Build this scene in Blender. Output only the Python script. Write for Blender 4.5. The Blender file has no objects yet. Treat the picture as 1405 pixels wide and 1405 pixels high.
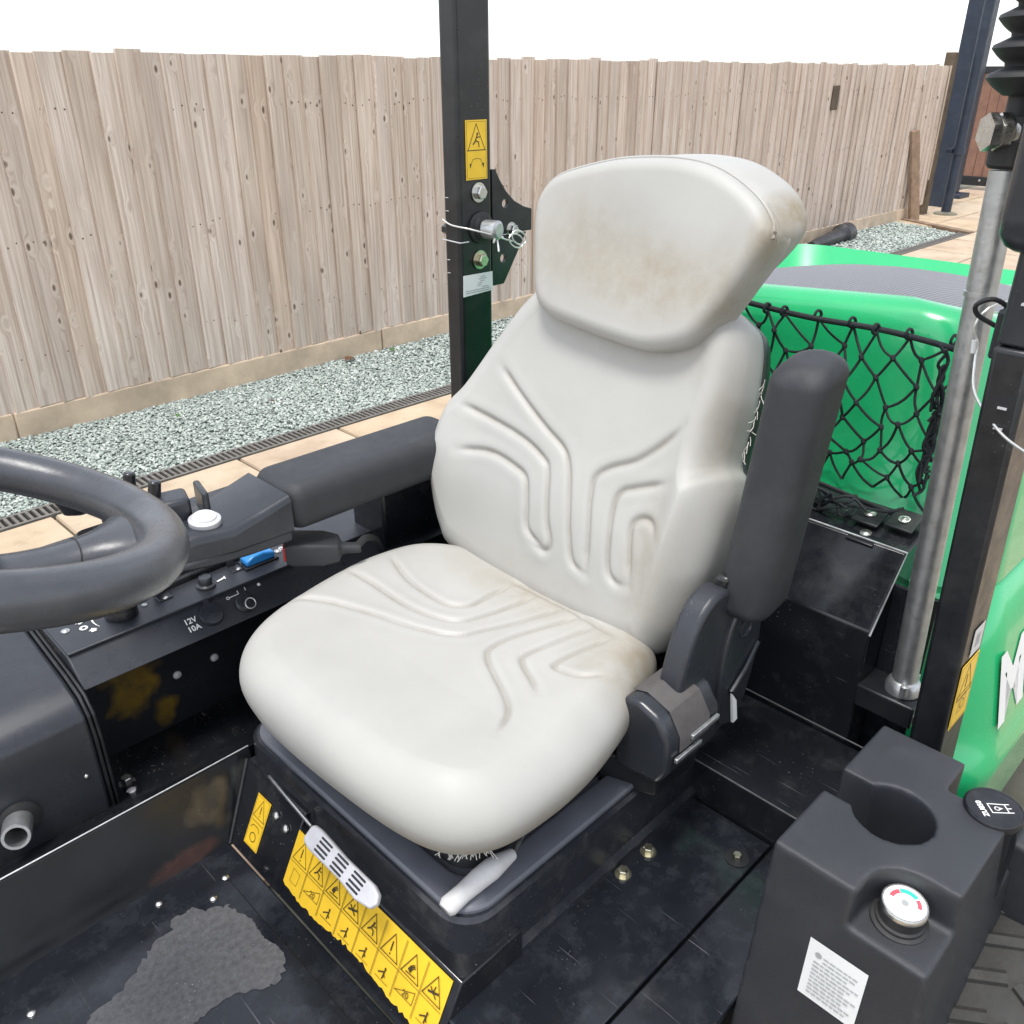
import bpy, bmesh, math, random
import numpy as np
from mathutils import Vector, Matrix
R = math.radians
random.seed(7); rng = np.random.default_rng(7)
SC = bpy.context.scene
COL = SC.collection

# ------------------------------------------------------------------ camera, sky, sun, exposure
cam = bpy.data.objects.new('camera', bpy.data.cameras.new('camera'))
COL.objects.link(cam); SC.camera = cam
cam.location = (0, 0, 1.75)
cam.rotation_euler = (R(90 - 26.6), 0, R(-45))
cam.data.sensor_width = 36; cam.data.lens = 36 * 1200 / 1405
cam.data.clip_start = 0.02; cam.data.clip_end = 900

SUN_EL, SUN_AZ = 76, 190           # azimuth: degrees from +X, counter-clockwise, of where the light comes from
world = bpy.data.worlds.new('World'); SC.world = world; world.use_nodes = True
wn = world.node_tree.nodes; wl = world.node_tree.links; wn.clear()
sky = wn.new('ShaderNodeTexSky'); sky.sky_type = 'NISHITA'; sky.sun_disc = False
sky.sun_elevation = R(SUN_EL); sky.sun_rotation = R(90 - SUN_AZ)
sky.air_density = 1.0; sky.dust_density = 1.0; sky.ozone_density = 1.0
hsv = wn.new('ShaderNodeHueSaturation'); hsv.inputs['Saturation'].default_value = 0.32
bg = wn.new('ShaderNodeBackground'); bg.inputs['Strength'].default_value = 0.15
wo = wn.new('ShaderNodeOutputWorld')
wl.new(sky.outputs[0], hsv.inputs['Color']); wl.new(hsv.outputs[0], bg.inputs['Color']); wl.new(bg.outputs[0], wo.inputs['Surface'])

sd = bpy.data.lights.new('sun', 'SUN'); sd.energy = 1.4; sd.angle = R(16); sd.color = (1, 0.97, 0.92)
sun = bpy.data.objects.new('sun', sd); COL.objects.link(sun)
_d = Vector((math.cos(R(SUN_EL)) * math.cos(R(SUN_AZ)), math.cos(R(SUN_EL)) * math.sin(R(SUN_AZ)), math.sin(R(SUN_EL))))
sun.rotation_euler = _d.to_track_quat('Z', 'Y').to_euler(); sun.location = _d * 20
SC.view_settings.view_transform = 'Standard'; SC.view_settings.look = 'None'
SC.view_settings.gamma = 1; SC.view_settings.use_curve_mapping = False
SC.view_settings.exposure = 1.12
SC.cycles.max_bounces = 8; SC.cycles.use_denoising = True

# ------------------------------------------------------------------ materials
MATS = {}
def nmat(name):
    m = bpy.data.materials.new(name); m.use_nodes = True
    MATS[name] = m
    return m, m.node_tree.nodes, m.node_tree.links, m.node_tree.nodes['Principled BSDF']
def ramp(n, l, src, stops):
    r = n.new('ShaderNodeValToRGB')
    e = r.color_ramp.elements
    while len(e) < len(stops): e.new(0.5)
    for i, (p, c) in enumerate(stops):
        e[i].position = p; e[i].color = (*c, 1) if len(c) == 3 else c
    l.new(src, r.inputs[0]); return r.outputs[0]
def noise(n, l, vec, scale, detail=4, rough=.55):
    t = n.new('ShaderNodeTexNoise'); t.inputs['Scale'].default_value = scale
    t.inputs['Detail'].default_value = detail; t.inputs['Roughness'].default_value = rough
    l.new(vec, t.inputs['Vector']); return t.outputs['Fac']
def mixc(n, l, fac, a, b, mode='MIX'):
    m = n.new('ShaderNodeMix'); m.data_type = 'RGBA'; m.blend_type = mode
    for s, v in ((m.inputs[0], fac), (m.inputs[6], a), (m.inputs[7], b)):
        if hasattr(v, 'links') or hasattr(v, 'is_linked'): l.new(v, s)
        elif isinstance(v, (int, float)): s.default_value = v
        else: s.default_value = (*v, 1) if len(v) == 3 else v
    return m.outputs[2]
def math_(n, l, op, a, b=None):
    m = n.new('ShaderNodeMath'); m.operation = op
    for s, v in ((m.inputs[0], a), (m.inputs[1], b)):
        if v is None: continue
        if isinstance(v, (int, float)): s.default_value = v
        else: l.new(v, s)
    return m.outputs[0]
def scaled(n, l, vec, s):
    m = n.new('ShaderNodeMapping'); m.inputs['Scale'].default_value = s
    l.new(vec, m.inputs['Vector']); return m.outputs[0]
def bump(n, l, h, strength, dist, bsdf):
    b = n.new('ShaderNodeBump'); b.inputs['Strength'].default_value = strength; b.inputs['Distance'].default_value = dist
    l.new(h, b.inputs['Height']); l.new(b.outputs[0], bsdf.inputs['Normal'])

def simple(name, base, rough=.5, metal=0., var=.12, scale=14, grain=0, gscale=700, dust=0, dustcol=(.34, .33, .31), dscale=9, rvar=.1, spec=.5, coat=0, specks=0, scratch=0):
    m, n, l, b = nmat(name)
    tc = n.new('ShaderNodeTexCoord').outputs['Object']
    f = noise(n, l, tc, scale, 6, .6)
    lo = tuple(c * (1 - var) for c in base); hi = tuple(min(1, c * (1 + var)) for c in base)
    c = ramp(n, l, f, [(.3, lo), (.7, hi)])
    if dust:
        d = noise(n, l, tc, dscale, 8, .7)
        c = mixc(n, l, math_(n, l, 'MULTIPLY', ramp(n, l, d, [(.5, (0, 0, 0)), (.78, (1, 1, 1))]), dust), c, dustcol)
    if specks:
        v = n.new('ShaderNodeTexVoronoi'); v.inputs['Scale'].default_value = 130; l.new(tc, v.inputs['Vector'])
        sp = ramp(n, l, v.outputs['Distance'], [(.06, (1, 1, 1)), (.14, (0, 0, 0))])
        gate = ramp(n, l, noise(n, l, tc, 12, 3), [(.52, (0, 0, 0)), (.66, (1, 1, 1))])
        c = mixc(n, l, math_(n, l, 'MULTIPLY', math_(n, l, 'MULTIPLY', sp, gate), specks), c, (.42, .41, .39))
    if scratch:
        for k, (rot, sc_) in enumerate((((.2, .3, .7), (260, 5, 260)), ((.5, .1, 2.2), (300, 7, 300)))):
            mp = n.new('ShaderNodeMapping'); mp.inputs['Rotation'].default_value = rot; mp.inputs['Scale'].default_value = sc_; l.new(tc, mp.inputs['Vector'])
            ln = ramp(n, l, noise(n, l, mp.outputs[0], 1, 2), [(.70, (0, 0, 0)), (.74, (1, 1, 1))])
            gt = ramp(n, l, noise(n, l, tc, 7 + 4 * k, 3), [(.48, (0, 0, 0)), (.62, (1, 1, 1))])
            c = mixc(n, l, math_(n, l, 'MULTIPLY', math_(n, l, 'MULTIPLY', ln, gt), scratch), c, (.3, .3, .31))
    l.new(c, b.inputs['Base Color'])
    rr = noise(n, l, tc, scale * 1.7 + 3, 7, .65)
    l.new(ramp(n, l, rr, [(.3, (max(.02, rough - rvar),) * 3), (.72, (min(1, rough + rvar),) * 3)]), b.inputs['Roughness'])
    b.inputs['Metallic'].default_value = metal; b.inputs['Specular IOR Level'].default_value = spec
    b.inputs['Coat Weight'].default_value = coat; b.inputs['Coat Roughness'].default_value = .08
    if grain: bump(n, l, noise(n, l, tc, gscale, 3, .6), grain, .001, b)
    return m

simple('black_paint', (.010, .011, .014), .18, var=.3, scale=8, dust=.08, dscale=14, rvar=.12, specks=.5, scratch=.35, grain=.08, gscale=60)
simple('deck_paint', (.011, .013, .017), .14, var=.3, scale=7, dust=.24, dustcol=(.11, .12, .14), dscale=20, rvar=.10, specks=.2, grain=.35, gscale=14, scratch=.3)  # patchy dust, its bluish tone also standing in for sky reflection
simple('tray_plastic', (.022, .024, .030), .22, var=.15, scale=20, dust=.12, dscale=18, grain=.15, gscale=900, specks=.4, scratch=.25)
simple('rim_plastic', (.13, .137, .16), .42, var=.1, scale=20, dust=.12, grain=.15, gscale=900, specks=.3)  # black plastic; sky reflection along the rim is put into this grey
simple('black_steel', (.011, .012, .014), .34, var=.3, scale=10, dust=.07, rvar=.1, specks=.3, grain=.15, gscale=400)
simple('console_plastic', (.027, .030, .037), .30, var=.12, dust=.05, grain=.25, gscale=1500, rvar=.06, specks=.25)
simple('smooth_plastic', (.026, .029, .035), .24, var=.12, dust=.06, grain=.15, gscale=1200, rvar=.06)
simple('arm_foam', (.025, .027, .031), .55, var=.15, scale=30, dust=.05, grain=.5, gscale=1100, rvar=.06)
simple('wheel_foam', (.062, .066, .075), .25, var=.15, scale=20, dust=.1, dustcol=(.2, .17, .13), grain=.2, gscale=900, rvar=.12)
simple('cup_plastic', (.027, .029, .035), .36, var=.1, dust=.05, grain=.55, gscale=1300, rvar=.05)
simple('rubber', (.02, .02, .021), .6, var=.2, dust=.1, grain=.3)
simple('tyre_rubber', (.035, .034, .032), .75, var=.3, dust=.3, dustcol=(.10, .09, .075), grain=.6, gscale=200)
simple('zinc', (.62, .61, .58), .3, 1, var=.12, scale=60, rvar=.1, grain=.2, gscale=500)
simple('yellow_zinc', (.58, .55, .42), .33, 1, var=.15, scale=60, rvar=.1)
simple('galvanised', (.50, .51, .51), .42, .85, var=.16, scale=45, rvar=.12, grain=.3, gscale=200, dust=.1)
simple('cast_handle', (.55, .54, .56), .45, .15, var=.1, scale=40, dust=.15, dustcol=(.3, .28, .25))
simple('lever_grip', (.62, .61, .60), .5, 0, var=.1, scale=40, dust=.3, dustcol=(.33, .31, .28))
simple('green_paint', (.014, .42, .145), .26, var=.08, scale=5, dust=.06, dustcol=(.25, .45, .3), rvar=.06, coat=.7)
simple('yellow_film', (.85, .53, .03), .38, var=.06, scale=30, dust=.12, dustcol=(.35, .25, .08))
simple('white_film', (.75, .76, .75), .4, var=.04, dust=.1)
simple('white_print', (.78, .78, .76), .5, var=.05)
simple('black_print', (.05, .035, .012), .5, var=.2)
simple('grey_print', (.35, .36, .36), .5, var=.1)
simple('red_plastic', (.55, .02, .02), .35, var=.1)
simple('blue_plastic', (.03, .24, .62), .35, var=.1)
simple('dial_red', (.75, .10, .13), .4, var=.05)
simple('dial_green', (.05, .6, .42), .4, var=.05)
simple('wire', (.72, .72, .69), .35, .6, var=.1, scale=200)
simple('rope', (.010, .014, .016), .75, var=.3, scale=200, grain=.6, gscale=900)
simple('webbing', (.085, .078, .076), .75, var=.12, scale=60, dust=.2, dustcol=(.2, .17, .15), grain=.5, gscale=1800)
simple('worn_tape', (.095, .095, .10), .8, var=.3, scale=120, dust=.25, dustcol=(.22, .2, .2), specks=.8, grain=.9, gscale=600)
simple('tan_board', (.56, .44, .32), .85, var=.22, scale=5, dust=.35, dustcol=(.27, .2, .13), grain=.6, gscale=60)
simple('edging_wood', (.23, .16, .11), .85, var=.3, scale=9, grain=.5, gscale=90)
simple('plank_wood', (.26, .18, .12), .8, var=.25, scale=12, grain=.4, gscale=120)
simple('drain_iron', (.19, .18, .165), .6, .3, var=.25, scale=30, dust=.4, dustcol=(.3, .26, .2))
simple('drain_dark', (.012, .012, .012), .8)
simple('navy_paint', (.014, .024, .045), .45, var=.25, scale=5, dust=.2, dustcol=(.1, .11, .1))
simple('brown_gate', (.24, .125, .085), .7, var=.2, scale=6, grain=.3, gscale=80)
simple('dark_timber', (.10, .075, .05), .85, var=.4, scale=6, grain=.5, gscale=60)
simple('moss_concrete', (.16, .15, .11), .9, var=.35, scale=7, grain=.6, gscale=60)
simple('pipe_black', (.022, .022, .025), .45, var=.2, dust=.15)
simple('thread', (.62, .6, .54), .9, var=.1)
simple('ground_soil', (.25, .21, .16), .95, var=.3, scale=3, grain=.8, gscale=30)
simple('rust', (.09, .05, .03), .8, var=.3, scale=40)
simple('leaf_brown', (.12, .06, .03), .8, var=.3)
simple('leaf_green', (.06, .13, .03), .7, var=.3)

def fabric_grille():
    m, n, l, b = nmat('grille_mesh')
    tc = n.new('ShaderNodeTexCoord').outputs['Object']
    w = n.new('ShaderNodeTexWave'); w.wave_type = 'BANDS'; w.bands_direction = 'X'; w.inputs['Scale'].default_value = 42
    w2 = n.new('ShaderNodeTexWave'); w2.wave_type = 'BANDS'; w2.bands_direction = 'Y'; w2.inputs['Scale'].default_value = 42
    l.new(tc, w.inputs['Vector']); l.new(tc, w2.inputs['Vector'])
    f = math_(n, l, 'MULTIPLY', w.outputs['Fac'], w2.outputs['Fac'])
    c = ramp(n, l, f, [(.15, (.20, .20, .215)), (.5, (.018, .018, .02))])
    l.new(mixc(n, l, math_(n, l, 'MULTIPLY', noise(n, l, tc, 12, 5), .6), c, (.13, .125, .14)), b.inputs['Base Color'])
    b.inputs['Roughness'].default_value = .45
    bump(n, l, f, .5, .001, b)
fabric_grille()

def vinyl(name, stain_reflection_spots, base=(.405, .398, .372)):
    """pale worn vinyl; stains = (centre, radii, strength) soft brown patches broken up by noise"""
    m, n, l, b = nmat(name)
    tc = n.new('ShaderNodeTexCoord').outputs['Object']
    c = ramp(n, l, noise(n, l, tc, 6, 6, .6), [(.3, tuple(x * .95 for x in base)), (.7, tuple(min(1, x * 1.04) for x in base))])
    br = ramp(n, l, noise(n, l, tc, 30, 10, .7), [(.28, (.3, .3, .3)), (.72, (1, 1, 1))])
    for (ce, ra, st) in stain_reflection_spots:
        mp = n.new('ShaderNodeMapping'); mp.vector_type = 'POINT'
        mp.inputs['Scale'].default_value = tuple(1 / r for r in ra)
        mp.inputs['Location'].default_value = tuple(-a / r for a, r in zip(ce, ra))
        l.new(tc, mp.inputs['Vector'])
        ln = n.new('ShaderNodeVectorMath'); ln.operation = 'LENGTH'; l.new(mp.outputs[0], ln.inputs[0])
        msk = ramp(n, l, ln.outputs['Value'], [(.15, (1, 1, 1)), (1., (0, 0, 0))])
        c = mixc(n, l, math_(n, l, 'MULTIPLY', math_(n, l, 'MULTIPLY', msk, br), st), c, (.25, .195, .115))
    at = n.new('ShaderNodeAttribute'); at.attribute_name = 'grime'
    gr_ = ramp(n, l, noise(n, l, tc, 18, 6, .6), [(.3, (.15, .15, .15)), (.7, (.9, .9, .9))])
    c = mixc(n, l, math_(n, l, 'MULTIPLY', math_(n, l, 'MULTIPLY', at.outputs['Fac'], gr_), .62), c, (.22, .185, .13))
    v = n.new('ShaderNodeTexVoronoi'); v.inputs['Scale'].default_value = 520; l.new(tc, v.inputs['Vector'])
    spk = ramp(n, l, noise(n, l, tc, 160, 2), [(.74, (0, 0, 0)), (.8, (1, 1, 1))])
    c = mixc(n, l, math_(n, l, 'MULTIPLY', spk, .16), c, (.25, .22, .17))
    l.new(c, b.inputs['Base Color'])
    l.new(ramp(n, l, noise(n, l, tc, 9, 5), [(.3, (.46,) * 3), (.7, (.62,) * 3)]), b.inputs['Roughness'])
    wr = noise(n, l, scaled(n, l, tc, (60, 60, 60)), 1, 8, .7)
    bump(n, l, math_(n, l, 'ADD', math_(n, l, 'MULTIPLY', v.outputs['Distance'], .5), wr), .16, .0012, b)
    b.inputs['Subsurface Weight'].default_value = 0.0
vinyl('vinyl_cushion', [((.86, .60, .98), (.14, .12, .09), .75), ((.88, .86, 1.0), (.07, .22, .05), .55), ((.50, .62, .915), (.25, .3, .045), .8), ((.46, 1.05, .925), (.12, .22, .045), .6), ((.70, .55, .93), (.25, .08, .045), .6)])
vinyl('vinyl_back', [((1.0, .64, 1.08), (.16, .07, .16), .8), ((1.06, .76, 1.40), (.1, .26, .07), .35), ((.93, .85, 1.0), (.06, .3, .05), .35), ((1.02, .60, 1.3), (.08, .05, .12), .5)])
vinyl('vinyl_head', [((1.04, .73, 1.49), (.14, .15, .085), .62), ((1.05, .90, 1.535), (.14, .16, .10), .50), ((1.04, .85, 1.48), (.14, .20, .075), .42), ((1.16, .61, 1.58), (.09, .05, .045), 1.3), ((1.08, .60, 1.555), (.07, .03, .06), .9), ((1.05, .64, 1.48), (.09, .05, .12), .45)])

def painted_reflections(name, stain_reflection_spots):
    """black gloss paint with reflections painted in as soft colour patches"""
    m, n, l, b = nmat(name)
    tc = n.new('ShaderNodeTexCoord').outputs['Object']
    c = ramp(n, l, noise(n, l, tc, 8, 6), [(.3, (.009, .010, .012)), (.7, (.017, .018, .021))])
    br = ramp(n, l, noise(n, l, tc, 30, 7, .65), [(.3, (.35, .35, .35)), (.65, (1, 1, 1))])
    for ce, ra, col in stain_reflection_spots:
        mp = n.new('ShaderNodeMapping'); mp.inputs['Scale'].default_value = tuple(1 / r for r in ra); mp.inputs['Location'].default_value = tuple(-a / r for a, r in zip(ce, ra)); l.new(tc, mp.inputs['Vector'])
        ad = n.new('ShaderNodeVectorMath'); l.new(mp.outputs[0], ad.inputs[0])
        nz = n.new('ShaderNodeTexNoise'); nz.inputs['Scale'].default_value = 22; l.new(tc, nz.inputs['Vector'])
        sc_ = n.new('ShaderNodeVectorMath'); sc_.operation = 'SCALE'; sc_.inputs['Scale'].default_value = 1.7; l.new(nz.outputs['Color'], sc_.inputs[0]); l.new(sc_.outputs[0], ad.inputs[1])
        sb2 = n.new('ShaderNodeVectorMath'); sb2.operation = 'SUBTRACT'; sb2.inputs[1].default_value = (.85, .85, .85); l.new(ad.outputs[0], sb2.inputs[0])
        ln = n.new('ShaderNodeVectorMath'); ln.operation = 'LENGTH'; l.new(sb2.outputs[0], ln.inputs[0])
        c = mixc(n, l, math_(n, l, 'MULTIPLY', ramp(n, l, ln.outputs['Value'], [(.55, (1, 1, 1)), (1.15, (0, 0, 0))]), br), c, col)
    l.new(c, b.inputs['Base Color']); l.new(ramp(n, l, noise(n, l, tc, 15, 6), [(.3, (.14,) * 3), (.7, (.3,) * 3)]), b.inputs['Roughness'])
painted_reflections('skirt_reflections', [((.39, 1.3, .82), (.045, .2, .07), (.17, .105, .012)), ((.435, 1.3, .745), (.022, .2, .038), (.17, .105, .012))])  # mustard reflections painted into the skirt's gloss black
painted_reflections('wall_reflections', [((.395, 1.06, .725), (.04, .2, .045), (.075, .062, .045)), ((.33, 1.05, .66), (.06, .2, .02), (.07, .035, .03)), ((.45, 1.06, .72), (.018, .2, .05), (.06, .06, .055))])  # brownish reflections painted into the footwell wall's colour

def fence_wood():
    m, n, l, b = nmat('fence_wood')
    tc = n.new('ShaderNodeTexCoord').outputs['Object']
    oi = n.new('ShaderNodeObjectInfo')
    off = n.new('ShaderNodeCombineXYZ')
    for i, k in enumerate((37., 11., 53.)):
        l.new(math_(n, l, 'MULTIPLY', oi.outputs['Random'], k), off.inputs[i])
    ad = n.new('ShaderNodeVectorMath'); l.new(tc, ad.inputs[0]); l.new(off.outputs[0], ad.inputs[1])
    v = ad.outputs[0]
    # knots
    kv = scaled(n, l, v, (12, 12, 6.0))
    vo = n.new('ShaderNodeTexVoronoi'); vo.inputs['Scale'].default_value = 1.0; vo.inputs['Randomness'].default_value = 1; l.new(kv, vo.inputs['Vector'])
    kr = n.new('ShaderNodeSeparateColor'); l.new(vo.outputs['Color'], kr.inputs[0])
    kmask = math_(n, l, 'LESS_THAN', kr.outputs[0], .56)
    d = vo.outputs['Distance']
    near = ramp(n, l, d, [(.0, (1, 1, 1)), (.42, (0, 0, 0))])
    # grain swirls around knots
    gv = scaled(n, l, v, (70, 70, 1.6))
    dis = n.new('ShaderNodeVectorMath'); dis.operation = 'ADD'; l.new(gv, dis.inputs[0])
    cx = n.new('ShaderNodeCombineXYZ'); l.new(math_(n, l, 'MULTIPLY', math_(n, l, 'MULTIPLY', near, kmask), 3.5), cx.inputs[0]); l.new(cx.outputs[0], dis.inputs[1])
    g = noise(n, l, dis.outputs[0], 1.0, 5, .6)
    base = ramp(n, l, g, [(.26, (.37, .295, .245)), (.5, (.57, .495, .44)), (.74, (.74, .68, .63))])
    per = ramp(n, l, oi.outputs['Random'], [(0, (.80, .75, .70)), (.25, (1.0, .975, .94)), (.5, (1.12, 1.10, 1.07)), (.7, (.94, .90, .84)), (.85, (1.06, 1.03, .98)), (1, (.97, .88, .78))])
    c = mixc(n, l, 1., base, per, 'MULTIPLY')
    big = noise(n, l, scaled(n, l, v, (4, 4, .9)), 1.4, 4)
    c = mixc(n, l, ramp(n, l, big, [(.45, (0, 0, 0)), (.8, (.55, .55, .55))]), c, (.34, .28, .23))
    ring = ramp(n, l, d, [(.0, (.95, .95, .95)), (.09, (.8, .8, .8)), (.14, (.0, .0, .0))])
    c = mixc(n, l, math_(n, l, 'MULTIPLY', ring, kmask), c, (.11, .065, .04))
    halo = ramp(n, l, d, [(.12, (0, 0, 0)), (.16, (.7, .7, .7)), (.30, (0, 0, 0))])
    c = mixc(n, l, math_(n, l, 'MULTIPLY', halo, kmask), c, (.58, .50, .43))
    l.new(c, b.inputs['Base Color']); b.inputs['Roughness'].default_value = .85
    h = math_(n, l, 'SUBTRACT', g, math_(n, l, 'MULTIPLY', math_(n, l, 'MULTIPLY', ring, kmask), .6))
    bump(n, l, h, .55, .004, b)
fence_wood()

def sandstone():
    m, n, l, b = nmat('sandstone')
    tc = n.new('ShaderNodeTexCoord').outputs['Object']
    oi = n.new('ShaderNodeObjectInfo')
    off = n.new('ShaderNodeCombineXYZ'); l.new(math_(n, l, 'MULTIPLY', oi.outputs['Random'], 40.), off.inputs[0])
    ad = n.new('ShaderNodeVectorMath'); l.new(tc, ad.inputs[0]); l.new(off.outputs[0], ad.inputs[1]); v = ad.outputs[0]
    c = ramp(n, l, noise(n, l, v, 3.5, 7, .6), [(.3, (.38, .30, .215)), (.5, (.48, .39, .285)), (.72, (.55, .46, .35))])
    per = ramp(n, l, oi.outputs['Random'], [(0, (.95, .82, .78)), (.5, (1, 1, 1)), (1, (1.02, .95, .86))])
    c = mixc(n, l, 1., c, per, 'MULTIPLY')
    st = ramp(n, l, noise(n, l, v, 9, 8, .75), [(.55, (0, 0, 0)), (.75, (.6, .6, .6))])
    c = mixc(n, l, st, c, (.24, .18, .12))
    l.new(c, b.inputs['Base Color']); b.inputs['Roughness'].default_value = .8
    bump(n, l, noise(n, l, v, 25, 8, .7), .4, .006, b)
sandstone()

def gravel_mat():
    m, n, l, b = nmat('gravel_stone')
    geo = n.new('ShaderNodeNewGeometry')
    r = geo.outputs['Random Per Island']
    c = ramp(n, l, r, [(0, (.20, .23, .21)), (.2, (.30, .345, .315)), (.45, (.37, .42, .38)), (.7, (.43, .48, .435)), (.92, (.51, .55, .505)), (1, (.68, .70, .66))])
    l.new(c, b.inputs['Base Color']); b.inputs['Roughness'].default_value = .75
gravel_mat()
simple('gravel_bed', (.20, .225, .21), .9, var=.5, scale=90, grain=1., gscale=120)

# ------------------------------------------------------------------ mesh building
class B:
    def __init__(s): s.v = []; s.f = []; s.m = []
    def add(s, V, F, mi=0):
        o = len(s.v); s.v.extend([tuple(p) for p in V])
        for f in F: s.f.append(tuple(i + o for i in f)); s.m.append(mi)
        return s
    def box(s, x0, x1, y0, y1, z0, z1, mi=0):
        V = [(x, y, z) for z in (z0, z1) for y in (y0, y1) for x in (x0, x1)]
        return s.add(V, [(0, 2, 3, 1), (4, 5, 7, 6), (0, 1, 5, 4), (2, 6, 7, 3), (0, 4, 6, 2), (1, 3, 7, 5)], mi)
    def prism(s, pts, axis, a0, a1, mi=0, pts2=None):
        n = len(pts); q = pts2 or pts
        mk = {'x': lambda p, a: (a, p[0], p[1]), 'y': lambda p, a: (p[0], a, p[1]), 'z': lambda p, a: (p[0], p[1], a)}[axis]
        V = [mk(p, a0) for p in pts] + [mk(p, a1) for p in q]
        F = [tuple(range(n)), tuple(range(2 * n - 1, n - 1, -1))] + [(i, (i + 1) % n, n + (i + 1) % n, n + i) for i in range(n)]
        return s.add(V, F, mi)
    def loft(s, rings, mi=0, cap=(True, True), closed=True):
        n = len(rings[0]); V = [p for r in rings for p in r]; F = []
        for k in range(len(rings) - 1):
            for i in range(n if closed else n - 1):
                j = (i + 1) % n
                F.append((k * n + i, k * n + j, (k + 1) * n + j, (k + 1) * n + i))
        if cap[0]: F.append(tuple(range(n - 1, -1, -1)))
        if cap[1]: F.append(tuple(range((len(rings) - 1) * n, len(rings) * n)))
        return s.add(V, F, mi)
    def tube(s, pts, r, seg=10, mi=0, closed=False, flat=None):
        P = [Vector(p) for p in pts]; n = len(P); rings = []
        rr = r if isinstance(r, (list, tuple)) else [r] * n
        up = None
        for i in range(n):
            a = P[(i - 1) % n] if (closed or i > 0) else P[0]
            b = P[(i + 1) % n] if (closed or i < n - 1) else P[-1]
            t = (b - a).normalized()
            if up is None:
                up = Vector((0, 0, 1)) if abs(t.z) < .9 else Vector((1, 0, 0))
            up = (up - t * up.dot(t)).normalized(); sd_ = t.cross(up)
            rings.append([P[i] + (up * math.cos(2 * math.pi * k / seg) + sd_ * math.sin(2 * math.pi * k / seg)) * rr[i] for k in range(seg)])
        if closed:
            rings.append(rings[0]); return s.loft(rings, mi, (False, False))
        return s.loft(rings, mi)
    def lathe(s, prof, origin, axis=(0, 0, 1), seg=28, mi=0, phase=0, cap=(True, True)):
        ax = Vector(axis).normalized(); o = Vector(origin)
        u = ax.orthogonal().normalized(); w = ax.cross(u)
        rings = [[o + ax * h + (u * math.cos(2 * math.pi * k / seg + phase) + w * math.sin(2 * math.pi * k / seg + phase)) * r for k in range(seg)] for r, h in prof]
        return s.loft(rings, mi, cap)
    def quad(s, o, u, w, a0, a1, b0, b1, mi=0):
        o = Vector(o); u = Vector(u); w = Vector(w)
        return s.add([o + u * a0 + w * b0, o + u * a1 + w * b0, o + u * a1 + w * b1, o + u * a0 + w * b1], [(0, 1, 2, 3)], mi)
    def build(s, name, mats, parent=None, bevel=0, seg=2, angle=35, label=None, flat=False, recalc=True):
        me = bpy.data.meshes.new(name)
        me.from_pydata(s.v, [], s.f)
        for mm in ([mats] if isinstance(mats, str) else mats): me.materials.append(MATS[mm])
        if len(set(s.m)) > 1: me.polygons.foreach_set('material_index', s.m)
        if recalc:
            bm = bmesh.new(); bm.from_mesh(me); bmesh.ops.recalc_face_normals(bm, faces=bm.faces); bm.to_mesh(me); bm.free()
        return finish(name, me, parent, bevel, seg, angle, label, flat)
ORIG = {}
def finish(name, me, parent=None, bevel=0, seg=2, angle=35, label=None, flat=False):
    me.polygons.foreach_set('use_smooth', [not flat] * len(me.polygons))
    if not flat: me.set_sharp_from_angle(angle=R(angle))
    o = bpy.data.objects.new(name, me); COL.objects.link(o)
    if parent is not None: attach(o, parent)
    if bevel:
        md = o.modifiers.new('bevel', 'BEVEL'); md.width = bevel; md.segments = seg; md.limit_method = 'ANGLE'; md.angle_limit = R(32)
        md.harden_normals = False
        me.polygons.foreach_set('use_smooth', [True] * len(me.polygons))
    if label: o['label'] = label
    me.update()
    return o
def attach(o, parent):
    o.parent = parent
    if parent.name in ORIG: o.matrix_parent_inverse = Matrix.Translation(-ORIG[parent.name])
def thing(name, label, cat, loc, group=None):
    o = bpy.data.objects.new(name, None); COL.objects.link(o); o.empty_display_size = .1
    o.location = loc; ORIG[o.name] = Vector(loc); o['label'] = label; o['category'] = cat
    if group: o['group'] = group
    return o
def tag(o, label=None, cat=None, kind=None, group=None):
    for k, v in (('label', label), ('category', cat), ('kind', kind), ('group', group)):
        if v: o[k] = v
    return o
def boolean(o, cutters, bevel=0, seg=2):
    """carve cutters (builders) out of a mesh object, then drop them"""
    tmp = []
    for c in cutters:
        co = c.build('cutter', 'black_paint'); tmp.append(co)
        md = o.modifiers.new('cut', 'BOOLEAN'); md.operation = 'DIFFERENCE'; md.object = co; md.solver = 'EXACT'
    bpy.context.view_layer.update()
    ev = o.evaluated_get(bpy.context.evaluated_depsgraph_get())
    me = bpy.data.meshes.new_from_object(ev)
    o.modifiers.clear(); old = o.data; o.data = me; me.name = old.name
    for co in tmp: bpy.data.objects.remove(co)
    me.polygons.foreach_set('use_smooth', [True] * len(me.polygons)); me.set_sharp_from_angle(angle=R(35))
    if bevel:
        md = o.modifiers.new('bevel', 'BEVEL'); md.width = bevel; md.segments = seg; md.limit_method = 'ANGLE'; md.angle_limit = R(35)
    return o
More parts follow.
